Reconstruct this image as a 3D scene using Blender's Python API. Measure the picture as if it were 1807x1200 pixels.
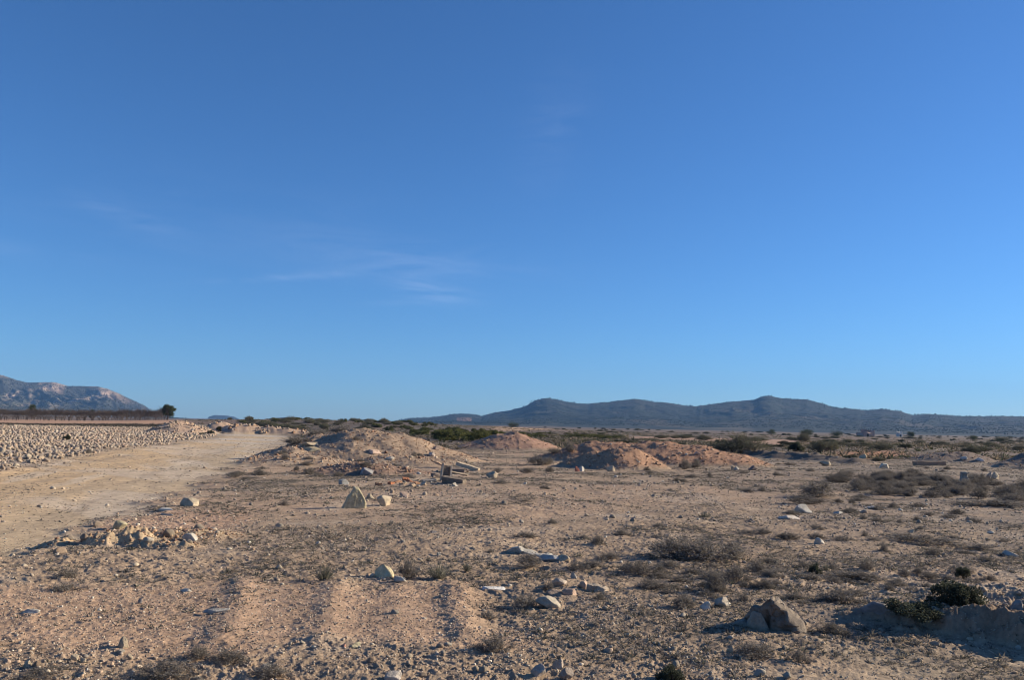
import bpy, math, random
import numpy as np
from mathutils import Matrix, Vector

# ------------------------------------------------------------------ camera, world, sun, exposure
R = math.radians
HFOV = R(62.0); CAMH = 1.65; PITCH = math.atan(150.5 / (903.5 / math.tan(HFOV / 2))); ROLL = R(1.25)
SUN_EL, SUN_AZ = R(20.0), R(73.0)          # azimuth measured from the view direction (+Y) towards +X
FPX = 903.5 / math.tan(HFOV / 2)
scene = bpy.context.scene
for o in list(bpy.data.objects):
    bpy.data.objects.remove(o)
COL = scene.collection

fw = np.array([0, math.cos(PITCH), math.sin(PITCH)])
rt0 = np.array([1.0, 0, 0]); up0 = np.array([0, -math.sin(PITCH), math.cos(PITCH)])
rt = rt0 * math.cos(ROLL) + up0 * math.sin(ROLL)
up = up0 * math.cos(ROLL) - rt0 * math.sin(ROLL)
cam = bpy.data.objects.new("camera", bpy.data.cameras.new("camera")); COL.objects.link(cam)
M4 = Matrix.Identity(4)
for i in range(3):
    M4[i][0] = rt[i]; M4[i][1] = up[i]; M4[i][2] = -fw[i]
M4[2][3] = CAMH
cam.matrix_world = M4
cam.data.sensor_width = 36.0; cam.data.lens = 18.0 / math.tan(HFOV / 2)
cam.data.clip_start = 0.05; cam.data.clip_end = 30000
scene.camera = cam

def ray(px, py):
    d = fw + (px - 903.5) / FPX * rt - (py - 600.0) / FPX * up
    return d / np.linalg.norm(d)

def horizon(px):
    return 750.5 + (px - 903.5) * math.tan(ROLL)

world = bpy.data.worlds.new("World"); scene.world = world; world.use_nodes = True
nt = world.node_tree; nt.nodes.clear()
N = nt.nodes.new; L = nt.links.new
wo = N("ShaderNodeOutputWorld"); bg = N("ShaderNodeBackground"); sky = N("ShaderNodeTexSky")
sky.sky_type = 'NISHITA'; sky.sun_disc = False; sky.sun_elevation = SUN_EL; sky.sun_rotation = SUN_AZ
sky.altitude = 600; sky.air_density = 1.0; sky.dust_density = 0.3; sky.ozone_density = 9.0
bg.inputs[1].default_value = 0.075
# thin cirrus streaks fixed in the sky by direction
tc = N("ShaderNodeTexCoord"); nz = N("ShaderNodeTexNoise"); mp = N("ShaderNodeMapping")
mp.inputs['Scale'].default_value = (5, 5, 26); L(tc.outputs['Generated'], mp.inputs[0]); L(mp.outputs[0], nz.inputs['Vector'])
nz.inputs['Scale'].default_value = 1.6; nz.inputs['Detail'].default_value = 7; nz.inputs['Roughness'].default_value = 0.62
nz.inputs['Distortion'].default_value = 0.8
acc = None
for (px, py, wpx, hpx, slope, amp) in [(480, 491, 85, 4.5, -0.05, 0.50), (755, 510, 56, 13, 0.22, 1.15), (730, 455, 150, 26, 0.12, 0.38),
                                       (215, 375, 60, 12, 0.32, 0.34), (700, 534, 48, 4, 0.0, 0.3), (975, 225, 40, 75, 0.4, 0.22),
                                       (600, 482, 90, 7, -0.05, 0.22), (900, 478, 80, 6, -0.05, 0.2), (60, 440, 110, 14, 0.05, 0.16),
                                       (420, 400, 260, 60, 0.1, 0.12)]:
    c = ray(px, py); hx = ray(px + 50, py + 50 * slope) - c; hx /= np.linalg.norm(hx)
    vy = np.cross(hx, c); vy /= np.linalg.norm(vy)
    ds = []
    for axis, w in ((hx, wpx / FPX), (vy, hpx / FPX)):
        s = N("ShaderNodeVectorMath"); s.operation = 'SUBTRACT'; L(tc.outputs['Generated'], s.inputs[0]); s.inputs[1].default_value = tuple(c)
        d = N("ShaderNodeVectorMath"); d.operation = 'DOT_PRODUCT'; L(s.outputs[0], d.inputs[0]); d.inputs[1].default_value = tuple(axis / w)
        m = N("ShaderNodeMath"); m.operation = 'MULTIPLY'; L(d.outputs['Value'], m.inputs[0]); L(d.outputs['Value'], m.inputs[1]); ds.append(m)
    a = N("ShaderNodeMath"); a.operation = 'ADD'; L(ds[0].outputs[0], a.inputs[0]); L(ds[1].outputs[0], a.inputs[1])
    e = N("ShaderNodeMath"); e.operation = 'MULTIPLY'; L(a.outputs[0], e.inputs[0]); e.inputs[1].default_value = -0.7
    x = N("ShaderNodeMath"); x.operation = 'EXPONENT'; L(e.outputs[0], x.inputs[0])
    y = N("ShaderNodeMath"); y.operation = 'MULTIPLY'; L(x.outputs[0], y.inputs[0]); y.inputs[1].default_value = amp
    if acc is None: acc = y
    else:
        z = N("ShaderNodeMath"); z.operation = 'ADD'; L(acc.outputs[0], z.inputs[0]); L(y.outputs[0], z.inputs[1]); acc = z
mr = N("ShaderNodeMapRange"); mr.inputs['From Min'].default_value = 0.38; mr.inputs['From Max'].default_value = 0.68
L(nz.outputs['Fac'], mr.inputs[0])
cm = N("ShaderNodeMath"); cm.operation = 'MULTIPLY'; L(acc.outputs[0], cm.inputs[0]); L(mr.outputs[0], cm.inputs[1])
cs = N("ShaderNodeMath"); cs.operation = 'MULTIPLY'; L(cm.outputs[0], cs.inputs[0]); cs.inputs[1].default_value = 0.17
mix = N("ShaderNodeMix"); mix.data_type = 'RGBA'; L(cs.outputs[0], mix.inputs['Factor'])
tint = N("ShaderNodeMix"); tint.data_type = 'RGBA'; tint.blend_type = 'MULTIPLY'; tint.inputs['Factor'].default_value = 1.0
L(sky.outputs[0], tint.inputs['A']); tint.inputs['B'].default_value = (.88, .985, 1.02, 1)
L(tint.outputs['Result'], mix.inputs['A']); mix.inputs['B'].default_value = (7.0, 7.6, 9.0, 1)
L(mix.outputs['Result'], bg.inputs[0]); L(bg.outputs[0], wo.inputs[0])

sl = bpy.data.lights.new("sun", 'SUN'); sl.energy = 4.9; sl.angle = R(0.53); sl.color = (1.0, 0.88, 0.68)
sun = bpy.data.objects.new("sun", sl); COL.objects.link(sun)
sd = Vector((math.sin(SUN_AZ) * math.cos(SUN_EL), math.cos(SUN_AZ) * math.cos(SUN_EL), math.sin(SUN_EL)))
sun.rotation_euler = sd.to_track_quat('Z', 'Y').to_euler(); sun.location = (30, 10, 20)
vs = scene.view_settings; vs.view_transform = 'Standard'; vs.look = 'None'; vs.gamma = 1.0; vs.exposure = 0.9; vs.use_curve_mapping = False
scene.render.engine = 'CYCLES'
scene.cycles.max_bounces = 4; scene.cycles.diffuse_bounces = 3; scene.cycles.volume_bounces = 0; scene.cycles.transparent_max_bounces = 4
scene.cycles.filter_width = 1.0
scene.cycles.use_denoising = True
scene.cycles.denoiser = 'OPENIMAGEDENOISE'; scene.cycles.denoising_input_passes = 'RGB_ALBEDO_NORMAL'; scene.cycles.denoising_prefilter = 'ACCURATE'

# ------------------------------------------------------------------ numpy noise
def _hash(ix, iy, seed):
    h = (ix.astype(np.int64) * 374761393 + iy.astype(np.int64) * 668265263 + seed * 1274126177) & 0xFFFFFFFF
    h = ((h ^ (h >> 13)) * 1274126177) & 0xFFFFFFFF
    h = ((h ^ (h >> 16)) * 2246822519) & 0xFFFFFFFF
    return ((h ^ (h >> 15)) & 0xFFFFFF).astype(np.float64) / float(0xFFFFFF)

def vn(x, y, wl, seed):
    c, s = math.cos(seed * 1.3), math.sin(seed * 1.3)
    u = (x * c - y * s) / wl + seed * 17.31; v = (x * s + y * c) / wl - seed * 9.7
    iu = np.floor(u); iv = np.floor(v); fu = u - iu; fv = v - iv
    fu = fu * fu * (3 - 2 * fu); fv = fv * fv * (3 - 2 * fv)
    a = _hash(iu, iv, seed); b = _hash(iu + 1, iv, seed); c2 = _hash(iu, iv + 1, seed); d = _hash(iu + 1, iv + 1, seed)
    return (a * (1 - fu) + b * fu) * (1 - fv) + (c2 * (1 - fu) + d * fu) * fv      # 0..1

def fbm(x, y, wl, seed, oct=4, gain=0.5):
    t = 0; a = 1.0; s = 0
    for k in range(oct):
        t = t + a * vn(x, y, wl / 2 ** k, seed + k * 7); s += a; a *= gain
    return t / s

def sst(a, b, x):
    t = np.clip((x - a) / (b - a), 0, 1); return t * t * (3 - 2 * t)

# ------------------------------------------------------------------ where a pixel's ray meets flat ground
def flat(px, py, z=0.0):
    d = ray(px, py); t = (z - CAMH) / d[2]
    return d[0] * t, d[1] * t

def poly(pts): return np.array([flat(a, b) for a, b in pts])

def inpoly(x, y, P):
    r = np.zeros(x.shape, bool); n = len(P)
    for i in range(n):
        x1, y1 = P[i]; x2, y2 = P[(i + 1) % n]
        if y1 == y2: continue
        c = ((y1 > y) != (y2 > y)) & (x < (x2 - x1) * (y - y1) / (y2 - y1) + x1)
        r ^= c
    return r

def pdist(x, y, P, closed=True):
    best = np.full(x.shape, 1e9); n = len(P)
    for i in range(n if closed else n - 1):
        a = P[i]; b = P[(i + 1) % n]; ab = b - a
        t = np.clip(((x - a[0]) * ab[0] + (y - a[1]) * ab[1]) / (ab @ ab + 1e-12), 0, 1)
        best = np.minimum(best, np.hypot(x - a[0] - t * ab[0], y - a[1] - t * ab[1]))
    return best

def soft(x, y, P, w, wob=0.0, seed=5):
    """1 inside polygon, 0 outside, over +-w metres (w relative to range), edge made uneven by noise"""
    r = np.hypot(x, y); ww = w * np.maximum(r / 10.0, 0.6)
    lo = P.min(0) - 60 * w; hi = P.max(0) + 60 * w
    out = np.zeros(x.shape); m = (x > lo[0]) & (x < hi[0]) & (y > lo[1]) & (y < hi[1])
    if not m.any(): return out
    X = x[m]; Y = y[m]
    d = pdist(X, Y, P) * np.where(inpoly(X, Y, P), 1, -1)
    d = d + (fbm(X, Y, 1.3 * max(wob, .2), seed, 4) - .5) * 2 * wob
    out[m] = sst(-1, 1, d / ww[m]); return out

ROAD = poly([(-520, 922), (0, 832), (115, 808), (200, 795), (300, 783), (375, 773), (383, 766), (352, 757.5), (360, 752), (398, 752.5),
             (402, 759), (440, 760), (480, 763.5), (512, 772), (500, 785), (470, 800), (400, 832), (300, 872), (265, 888), (200, 926),
             (100, 958), (0, 992), (-520, 1130)])
STONY = poly([(-520, 922), (0, 832), (115, 808), (200, 795), (300, 783), (375, 773), (383, 766), (352, 757.5), (320, 751.5), (0, 747.5), (-520, 736)])
ORCH = poly([(-520, 736), (0, 747.5), (320, 751.5), (330, 744), (-520, 729)])
DITCH = poly([(-520, 735.0), (0, 746.3), (290, 751), (290, 752.6), (0, 748.2), (-520, 736.6)])
PINK = poly([(-300, 1040), (250, 1040), (420, 1026), (620, 1030), (850, 1026), (845, 1080), (870, 1130), (560, 1138), (300, 1150), (-300, 1150)])
PINK2 = poly([(330, 905), (440, 900), (430, 935), (300, 945), (150, 965), (140, 940), (210, 925), (260, 905)])
REDF = poly([(1115, 768.5), (1400, 774), (1410, 790), (1330, 786), (1230, 780), (1110, 774)])
ORNG = poly([(1440, 806), (1490, 799), (1575, 797), (1605, 806), (1520, 811)])
PALES = poly([(1015, 766.5), (1100, 768.5), (1100, 771), (1015, 769)])
PALE2 = poly([(870, 759), (1010, 757.5), (1012, 761), (880, 762.5)])
PALE3 = poly([(1480, 790.5), (1700, 795), (1700, 796.4), (1480, 791.6)])
SCREE = poly([(500, 850), (640, 815), (760, 818), (770, 850), (700, 862), (560, 858)])
SMOOTHR = poly([(1480, 1150), (1900, 1165), (1950, 1260), (1380, 1240)])
STRIPFG = poly([(-300, 1150), (300, 1140), (560, 1130), (850, 1118), (900, 1080), (1250, 1090), (1330, 1260), (-300, 1260)])

def fp(px, py): return np.array(flat(px, py))
BANK = np.array([fp(1430, 1098), fp(1500, 1108), fp(1600, 1123), fp(1700, 1135), fp(1807, 1150), fp(2100, 1190)])
BERM = np.array([fp(1235, 793), fp(1330, 805), fp(1420, 811), fp(1512, 818)])
# heaps: centre x, centre y, half widths, height, flatness exponent, rotation
def hp(px, py): return flat(px, py)
HEAPS = {}
ax, ay = -6.6, 38.0
HEAPS['A'] = [(-6.4, 38.5, 5.4, 4.6, 1.42, 1.0, 0.0), (-9.0, 36.0, 2.4, 3.2, 0.55, 1.0, 0.3), (-8.3, 33.0, 3.0, 2.4, 0.34, 1.0, 0.2), (-4.2, 35.0, 3.0, 2.6, 0.40, 1.0, -0.2)]
HEAPS['B'] = [(0.1, 57.5, 3.9, 3.6, 1.02, 1.0, 0.0, 1)]
HEAPS['C'] = [(4.65, 35.3, 2.1, 2.0, .86, 0.9, 0.0, 1), (3.7, 35.7, 2.0, 1.1, .58, 1.0, .15, 1)]
HEAPS['D'] = [(7.6, 40.3, 5.2, 2.7, .92, 0.75, 0.0, 1), (5.2, 42.0, 4.4, 2.4, 0.92, 0.75, 0.0, 1)]
HEAPS['E'] = [(28.4, 46.0, 2.7, 5.5, .85, 1.0, -0.5), (28.0, 54.0, 2.8, 4.0, 0.62, 1.0, -0.4)]
HEAPS['K'] = [(-37.5, 98.0, 4.2, 8.0, 1.35, 1.0, 0.2), (-36.5, 109.0, 5.0, 5.0, 1.45, 1.0, 0.2)]
HEAPS['M'] = [(-32.5, 104.0, 3.6, 4.0, 1.30, 0.8, 0.0), (-28.5, 104.0, 6.0, 3.2, 1.0, 0.8, 0.0)]
HEAPS['G'] = [(-5.15, 11.1, 0.30, 0.22, 0.16, 0.7, 0.1), (-4.85, 11.25, 0.34, 0.24, 0.20, 0.7, 0.2), (-5.75, 11.05, 0.26, 0.22, 0.10, 0.7, 0), (-4.5, 11.05, 0.26, 0.18, 0.11, 0.7, 0.1), (-4.15, 10.95, 0.34, 0.22, 0.08, 0.8, 0.1), (-4.4, 12.1, 1.0, 0.7, 0.08, 1, 0.2)]
HEAPS['S'] = [(-4.6, 27.6, 2.5, 1.6, 0.36, 1.0, 0.1)]

def heap(x, y, h):
    cx, cy, a, b, H, p, rot = h[:7]
    dx = x - cx; dy = y - cy; c, s = math.cos(rot), math.sin(rot)
    d = np.hypot((dx * c + dy * s) / a, (-dx * s + dy * c) / b)
    out = np.zeros(x.shape); m = d < 1.45
    if m.any():
        X = x[m]; Y = y[m]; dd = d[m]
        sc = min(a, b)
        dd = dd + (fbm(X, Y, sc * .75, int(abs(cx * 10)) % 50 + 3, 4) - .5) * (.26 if len(h) > 7 else .46)
        t = np.clip(1 - dd, 0, 1)
        hh = H * (np.sqrt(t * t + .0025) - .05) ** p * 1.25
        top = H * (0.93 if len(h) < 8 else 1.15)
        hh = np.where(hh > top * .8, top * .8 + (hh - top * .8) * .45, hh)
        hh = np.minimum(hh, H * 1.05)
        hh = hh * (1 + (fbm(X, Y, sc * .3, 31, 4) - .5) * (.36 if len(h) > 7 else .55 if sc > 1 else 1.1))
        out[m] = np.maximum(hh, 0)
    return out

def heapset(x, y, k):
    z = np.zeros(x.shape)
    for h in HEAPS[k]: z = np.maximum(z, heap(x, y, h))
    return z

def bank_h(x, y):
    z = np.zeros(x.shape)
    m = (x > 1.6) & (x < 9.5) & (y > 3.5) & (y < 13)
    if m.any():
        X = x[m]; Y = y[m]
        n = len(BANK); best = np.full(X.shape, 1e9); sd_ = np.zeros(X.shape); prog = np.zeros(X.shape)
        for i in range(n - 1):
            a = BANK[i]; b = BANK[i + 1]; ab = b - a; l2 = ab @ ab
            t = np.clip(((X - a[0]) * ab[0] + (Y - a[1]) * ab[1]) / l2, 0, 1)
            d = np.hypot(X - a[0] - t * ab[0], Y - a[1] - t * ab[1])
            cr = (ab[0] * (Y - a[1]) - ab[1] * (X - a[0]))
            u = d < best; best = np.where(u, d, best); sd_ = np.where(u, np.where(cr > 0, d, -d), sd_); prog = np.where(u, i + t, prog)
        sd_ = sd_ + (fbm(X, Y, .55, 77, 5, .6) - .5) * .42 + (fbm(X, Y, .13, 78, 4, .6) - .5) * .13
        H = np.interp(prog, [0, 1, 2, 3, 4, 5], [0.01, 0.05, 0.12, 0.18, 0.27, 0.31])
        f = sst(0.0, 0.26, sd_)
        f = f * np.exp(-np.maximum(sd_ - .25, 0) / 1.6)
        z[m] = H * f * (1 + (fbm(X, Y, .3, 79, 4, .6) - .5) * .5)
    return z

def berm_h(x, y):
    z = np.zeros(x.shape); m = (x > 10) & (x < 34) & (y > 40) & (y < 95)
    if m.any():
        X = x[m]; Y = y[m]
        d = pdist(X, Y, BERM, False); d = d + (fbm(X, Y, 2.0, 83, 4) - .5) * 1.4
        z[m] = .36 * np.clip(1 - np.abs(d) / 1.3, 0, 1) * (1 + (fbm(X, Y, .8, 84, 3) - .5) * .9)
    return z

RUTS = [(fp(800, 1032), fp(822, 1125), .036, .13), (fp(596, 1028), fp(566, 1135), .034, .15), (fp(436, 1028), fp(392, 1135), .040, .17), (fp(700, 1028), fp(700, 1135), .014, .16),
        (fp(868, 1040), fp(885, 1110), -.02, .2)]

def zones(x, y):
    z = {}
    z['road'] = soft(x, y, ROAD, .22, .75, 5)
    z['stony'] = soft(x, y, STONY, .15, .4, 6) * (1 - z['road'])
    z['pink'] = soft(x, y, PINK, .5, .7, 9)
    return z

def macro(x, y):
    r = np.hypot(x, y)
    z = (fbm(x, y, 9, 11, 3) - .5) * .16 * sst(3, 12, r)
    z = z + (fbm(x, y, 60, 12, 3) - .5) * .8 * sst(40, 170, r)
    z = z + (fbm(x, y, 420, 13, 3) - .5) * 1.6 * sst(700, 2500, r)
    z = z - .35 * sst(60, 300, r)
    z = z + 2.3 * np.exp(-((x + 52) / 62) ** 2 - ((y - 270) / 70) ** 2)
    return z

def height(x, y, zn=None, fine=True):
    r = np.hypot(x, y)
    if zn is None: zn = zones(x, y)
    road = zn['road']
    z = macro(x, y)
    # road bed slightly lowered with a ragged shoulder on its right
    z = z - .07 * road * sst(60, 20, r)
    ru, rv_ = .97 * x + .245 * y, (-.245 * x + .97 * y)
    z = z + road * ((vn(ru, rv_ / 7, .55, 201) - .5) * .035 + (vn(ru, rv_ / 9, 1.6, 202) - .5) * .06) * sst(90, 30, r)
    for k in HEAPS: z = z + heapset(x, y, k)
    z = z + bank_h(x, y) + berm_h(x, y)
    m = (x > -4) & (x < 1) & (y > 5) & (y < 10)
    if m.any():
        for a, b, hgt, w in RUTS:
            P = np.array([a, b]); d = pdist(x[m], y[m], P, False) + (fbm(x[m], y[m], .5, 91, 3) - .5) * .12
            z[m] += hgt * np.exp(-(d / w) ** 2)
    if fine:
        rough = (1 - .80 * road) * (1 - .42 * zn['pink']) * (.45 + 1.1 * fbm(x, y, 2.2, 21, 3))
        hm = np.zeros(x.shape)
        for k in HEAPS: hm = np.maximum(hm, sst(.02, .12, heapset(x, y, k)))
        rough = rough * (1 - .55 * soft(x, y, SMOOTHR, .5, .3, 12))
        rough = rough * (1 + .6 * hm + 1.2 * sst(.02, .1, bank_h(x, y)))
        sp = .00125 * r
        for k, (wl, amp) in enumerate([(1.5, .040), (.7, .026), (.34, .014), (.17, .0125), (.085, .0130), (.043, .0115), (.024, .0075)]):
            w = sst(1.2, 2.6, wl / np.maximum(sp, 1e-4))
            if not (w > 0).any(): continue
            n = vn(x, y, wl, 40 + k)
            if k >= 2: n = (1 - np.abs(n * 2 - 1)) ** 1.6 - .35       # billowed lumps with sharp hollows
            else: n = n - .5
            z = z + n * amp * rough * w
    return z

def gz(x, y): return float(height(np.array([float(x)]), np.array([float(y)]), fine=False)[0])

def at(px, py):
    """first point of the terrain seen through a pixel"""
    d = ray(px, py); fx, fy = flat(px, py); L0 = math.hypot(fx, fy) / math.hypot(d[0], d[1])
    t = np.linspace(.62, 1.12, 500) * L0
    hgt = height(d[0] * t, d[1] * t, fine=False); below = np.where(CAMH + d[2] * t <= hgt)[0]
    t0 = t[below[0]] if len(below) else L0
    x, y = d[0] * t0, d[1] * t0
    return x, y, gz(x, y)

# ------------------------------------------------------------------ ground colour (surface albedo, with shade painted into the berm)
def mixc(c, col, w): return c * (1 - w[:, None]) + np.array(col)[None, :] * w[:, None]

def albedo(x, y, zn):
    r = np.hypot(x, y); n = x.shape[0]
    c = np.tile(np.array([.335, .248, .170]), (n, 1))
    a = fbm(x, y, 5, 51, 4); b = fbm(x, y, .6, 52, 4); d = fbm(x, y, .12, 53, 3)
    c = mixc(c, (.395, .280, .190), sst(.45, .7, a) * .8)
    # grey crust of litter, in uneven patches
    lit = sst(.47, .62, fbm(x, y, 1.6, 54, 5, .62)) * (.35 + .65 * sst(.35, .6, fbm(x, y, 9, 55, 3)))
    far = sst(10, 22, r)
    lit = lit * (.55 + .45 * far)
    c = mixc(c, (.185, .152, .120), lit * .78)
    right = sst(-1, 9, x - .12 * y) * sst(9, 20, y)
    c = mixc(c, (.185, .155, .125), right * .74 * sst(.22, .52, b))
    c = mixc(c, (.43, .34, .25), sst(.60, .72, fbm(x, y, 1.1, 57, 4)) * .5)
    c = mixc(c, (.41, .275, .182), zn['pink'] * .8)
    c = mixc(c, (.44, .285, .190), soft(x, y, PINK2, .3, .5, 14) * .7)
    c = mixc(c, (.46, .370, .25), soft(x, y, SMOOTHR, .5, .4, 14) * .30)
    # far plain
    fr = sst(46, 75, y + (a - .5) * 12)
    pl = np.tile(np.array([.130, .104, .084]), (n, 1))
    pl = mixc(pl, (.185, .135, .105), sst(.45, .62, fbm(x, y * .35, 22, 61, 4)))
    pl = mixc(pl, (.12, .105, .075), sst(.52, .66, fbm(x, y * .3, 14, 62, 4)) * .7)
    c = c * (1 - fr[:, None]) + pl * fr[:, None]
    for P, col, w, k in ((REDF, (.36, .235, .165), .5, 1), (ORNG, (.42, .20, .10), .5, .8), (PALES, (.52, .43, .31), .2, 1), (PALE2, (.46, .31, .20), .3, 1),
                         (PALE3, (.40, .33, .26), .15, .7), (ORCH, (.42, .265, .17), .3, 1), (DITCH, (.07, .055, .045), .05, .95)):
        c = mixc(c, col, soft(x, y, P, w * .6, w, 15) * k)
    c = mixc(c, (.40, .32, .245), zn['stony'] * .9)
    # road: tan with a yellower verge and greyer wheel tracks
    rc = np.tile(np.array([.54, .385, .225]), (n, 1))
    le = pdist(x, y, ROAD[:6], False)
    rc = mixc(rc, (.48, .365, .235), sst(2.2, 5.5, le + (a - .5) * 3))
    rc = mixc(rc, (.54, .45, .35), sst(.55, .7, fbm(x * .6 + y * .5, (y - x) * .15, 1.2, 66, 3)) * .5)
    ru, rv_ = .97 * x + .245 * y, (-.245 * x + .97 * y)
    rc = mixc(rc, (.58, .48, .36), sst(.60, .74, fbm(ru, rv_ / 8, .8, 203, 3)) * .55)
    rc = mixc(rc, (.34, .26, .18), sst(.58, .75, fbm(ru, rv_ / 5, .5, 204, 4)) * .45)
    rc = mixc(rc, (.50, .45, .38), sst(45, 75, r) * .6 * sst(.35, .6, fbm(x, y, 7, 205, 3)))
    c = c * (1 - zn['road'][:, None]) + rc * zn['road'][:, None]
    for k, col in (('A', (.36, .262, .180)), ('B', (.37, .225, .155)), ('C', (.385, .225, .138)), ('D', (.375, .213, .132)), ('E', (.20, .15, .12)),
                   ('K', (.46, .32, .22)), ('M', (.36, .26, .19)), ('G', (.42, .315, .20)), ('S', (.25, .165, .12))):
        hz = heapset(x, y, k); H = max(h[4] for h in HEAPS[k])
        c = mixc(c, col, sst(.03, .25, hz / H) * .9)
    c = mixc(c, (.15, .115, .09), sst(.03, .12, berm_h(x, y)) * .8)  # brown berm earth, darkened further to paint in its shaded face
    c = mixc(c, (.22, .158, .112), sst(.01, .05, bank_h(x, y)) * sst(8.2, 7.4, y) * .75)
    c = c * (.72 + .56 * d[:, None]) * (.86 + .28 * b[:, None])
    return np.clip(c * np.array([.99, .965, .96]), .02, .8)

# ------------------------------------------------------------------ materials
def nodemat(name, build):
    m = bpy.data.materials.new(name); m.use_nodes = True; t = m.node_tree; t.nodes.clear()
    out = t.nodes.new("ShaderNodeOutputMaterial"); b = t.nodes.new("ShaderNodeBsdfPrincipled")
    b.inputs['Specular IOR Level'].default_value = .12
    t.links.new(b.outputs[0], out.inputs[0]); build(t, b, out); return m

def colmat(name, scale, amt, bump=0.0, bscale=None, rough=.95, transl=0.0):
    def bd(t, b, out):
        nn = t.nodes.new; lk = t.links.new
        at_ = nn("ShaderNodeAttribute"); at_.attribute_name = "Col"
        co = nn("ShaderNodeTexCoord"); no = nn("ShaderNodeTexNoise"); no.inputs['Scale'].default_value = scale; no.inputs['Detail'].default_value = 5
        no.inputs['Roughness'].default_value = .65
        lk(co.outputs['Object'], no.inputs['Vector'])
        r = nn("ShaderNodeMapRange"); lk(no.outputs['Fac'], r.inputs[0]); r.inputs['From Min'].default_value = .3; r.inputs['From Max'].default_value = .7
        r.inputs['To Min'].default_value = 1 - amt; r.inputs['To Max'].default_value = 1 + amt
        oi = nn("ShaderNodeObjectInfo"); rr = nn("ShaderNodeMapRange"); lk(oi.outputs['Random'], rr.inputs[0])
        rr.inputs['To Min'].default_value = .82; rr.inputs['To Max'].default_value = 1.18
        mm = nn("ShaderNodeMath"); mm.operation = 'MULTIPLY'; lk(r.outputs[0], mm.inputs[0])
        if name.startswith("earth"): mm.inputs[1].default_value = 1.0
        else: lk(rr.outputs[0], mm.inputs[1])
        v = nn("ShaderNodeVectorMath"); v.operation = 'SCALE'; lk(at_.outputs['Color'], v.inputs[0]); lk(mm.outputs[0], v.inputs['Scale'])
        lk(v.outputs[0], b.inputs['Base Color']); b.inputs['Roughness'].default_value = rough
        if bump:
            n2 = nn("ShaderNodeTexNoise"); n2.inputs['Scale'].default_value = bscale; n2.inputs['Detail'].default_value = 6; n2.inputs['Roughness'].default_value = .7
            lk(co.outputs['Object'], n2.inputs['Vector'])
            bp = nn("ShaderNodeBump"); bp.inputs['Distance'].default_value = bump; bp.inputs['Strength'].default_value = 1.0
            lk(n2.outputs['Fac'], bp.inputs['Height']); lk(bp.outputs[0], b.inputs['Normal'])
        if transl:
            tr = nn("ShaderNodeBsdfTranslucent"); lk(v.outputs[0], tr.inputs[0]); ms = nn("ShaderNodeMixShader"); ms.inputs[0].default_value = transl
            lk(b.outputs[0], ms.inputs[1]); lk(tr.outputs[0], ms.inputs[2]); lk(ms.outputs[0], out.inputs[0])
    return nodemat(name, bd)

M_EARTH = colmat("earth", 22.0, .22, .012, 40.0)
M_ROCK = colmat("rock", 11.0, .30, .022, 34.0, .9)
M_STONE = colmat("stone", 40.0, .15, 0, None, .9)
M_LEAF = colmat("leaf", 8.0, .25, 0, None, .8, .30)
M_WOOD = colmat("twig", 20.0, .2, 0, None, .85)
M_HILL = colmat("hillside", .012, .25, 0, None, 1.0)
M_CONC = colmat("concrete", 14.0, .2, .006, 60.0, .9)

# ------------------------------------------------------------------ mesh helpers
def tag(o, label=None, cat=None, group=None, kind=None):
    if label: o["label"] = label
    if cat: o["category"] = cat
    if group: o["group"] = group
    if kind: o["kind"] = kind
    return o

def mkmesh(name, V, F, mat, C=None, smooth=False):
    me = bpy.data.meshes.new(name)
    V = np.asarray(V, np.float32); F = np.asarray(F, np.int32); k = F.shape[1]
    me.vertices.add(len(V)); me.vertices.foreach_set("co", V.ravel())
    me.loops.add(F.size); me.loops.foreach_set("vertex_index", F.ravel())
    me.polygons.add(len(F)); me.polygons.foreach_set("loop_start", np.arange(len(F), dtype=np.int32) * k)
    try: me.polygons.foreach_set("loop_total", np.full(len(F), k, np.int32))
    except Exception: pass
    if smooth: me.polygons.foreach_set("use_smooth", np.ones(len(F), bool))
    if C is not None:
        C = np.asarray(C, np.float32)
        if C.ndim == 1: C = np.tile(C, (len(V), 1))
        a = me.color_attributes.new("Col", 'FLOAT_COLOR', 'POINT')
        a.data.foreach_set("color", np.concatenate([C, np.ones((len(C), 1), np.float32)], 1).ravel())
    me.update(calc_edges=True); me.validate()
    me.materials.append(mat); return me

def obj(name, me, loc=(0, 0, 0), rz=0, sc=1.0, parent=None):
    o = bpy.data.objects.new(name, me); COL.objects.link(o)
    o.location = loc; o.rotation_euler = (0, 0, rz)
    o.scale = (sc, sc, sc) if np.isscalar(sc) else sc
    if parent: o.parent = parent
    return o

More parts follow.
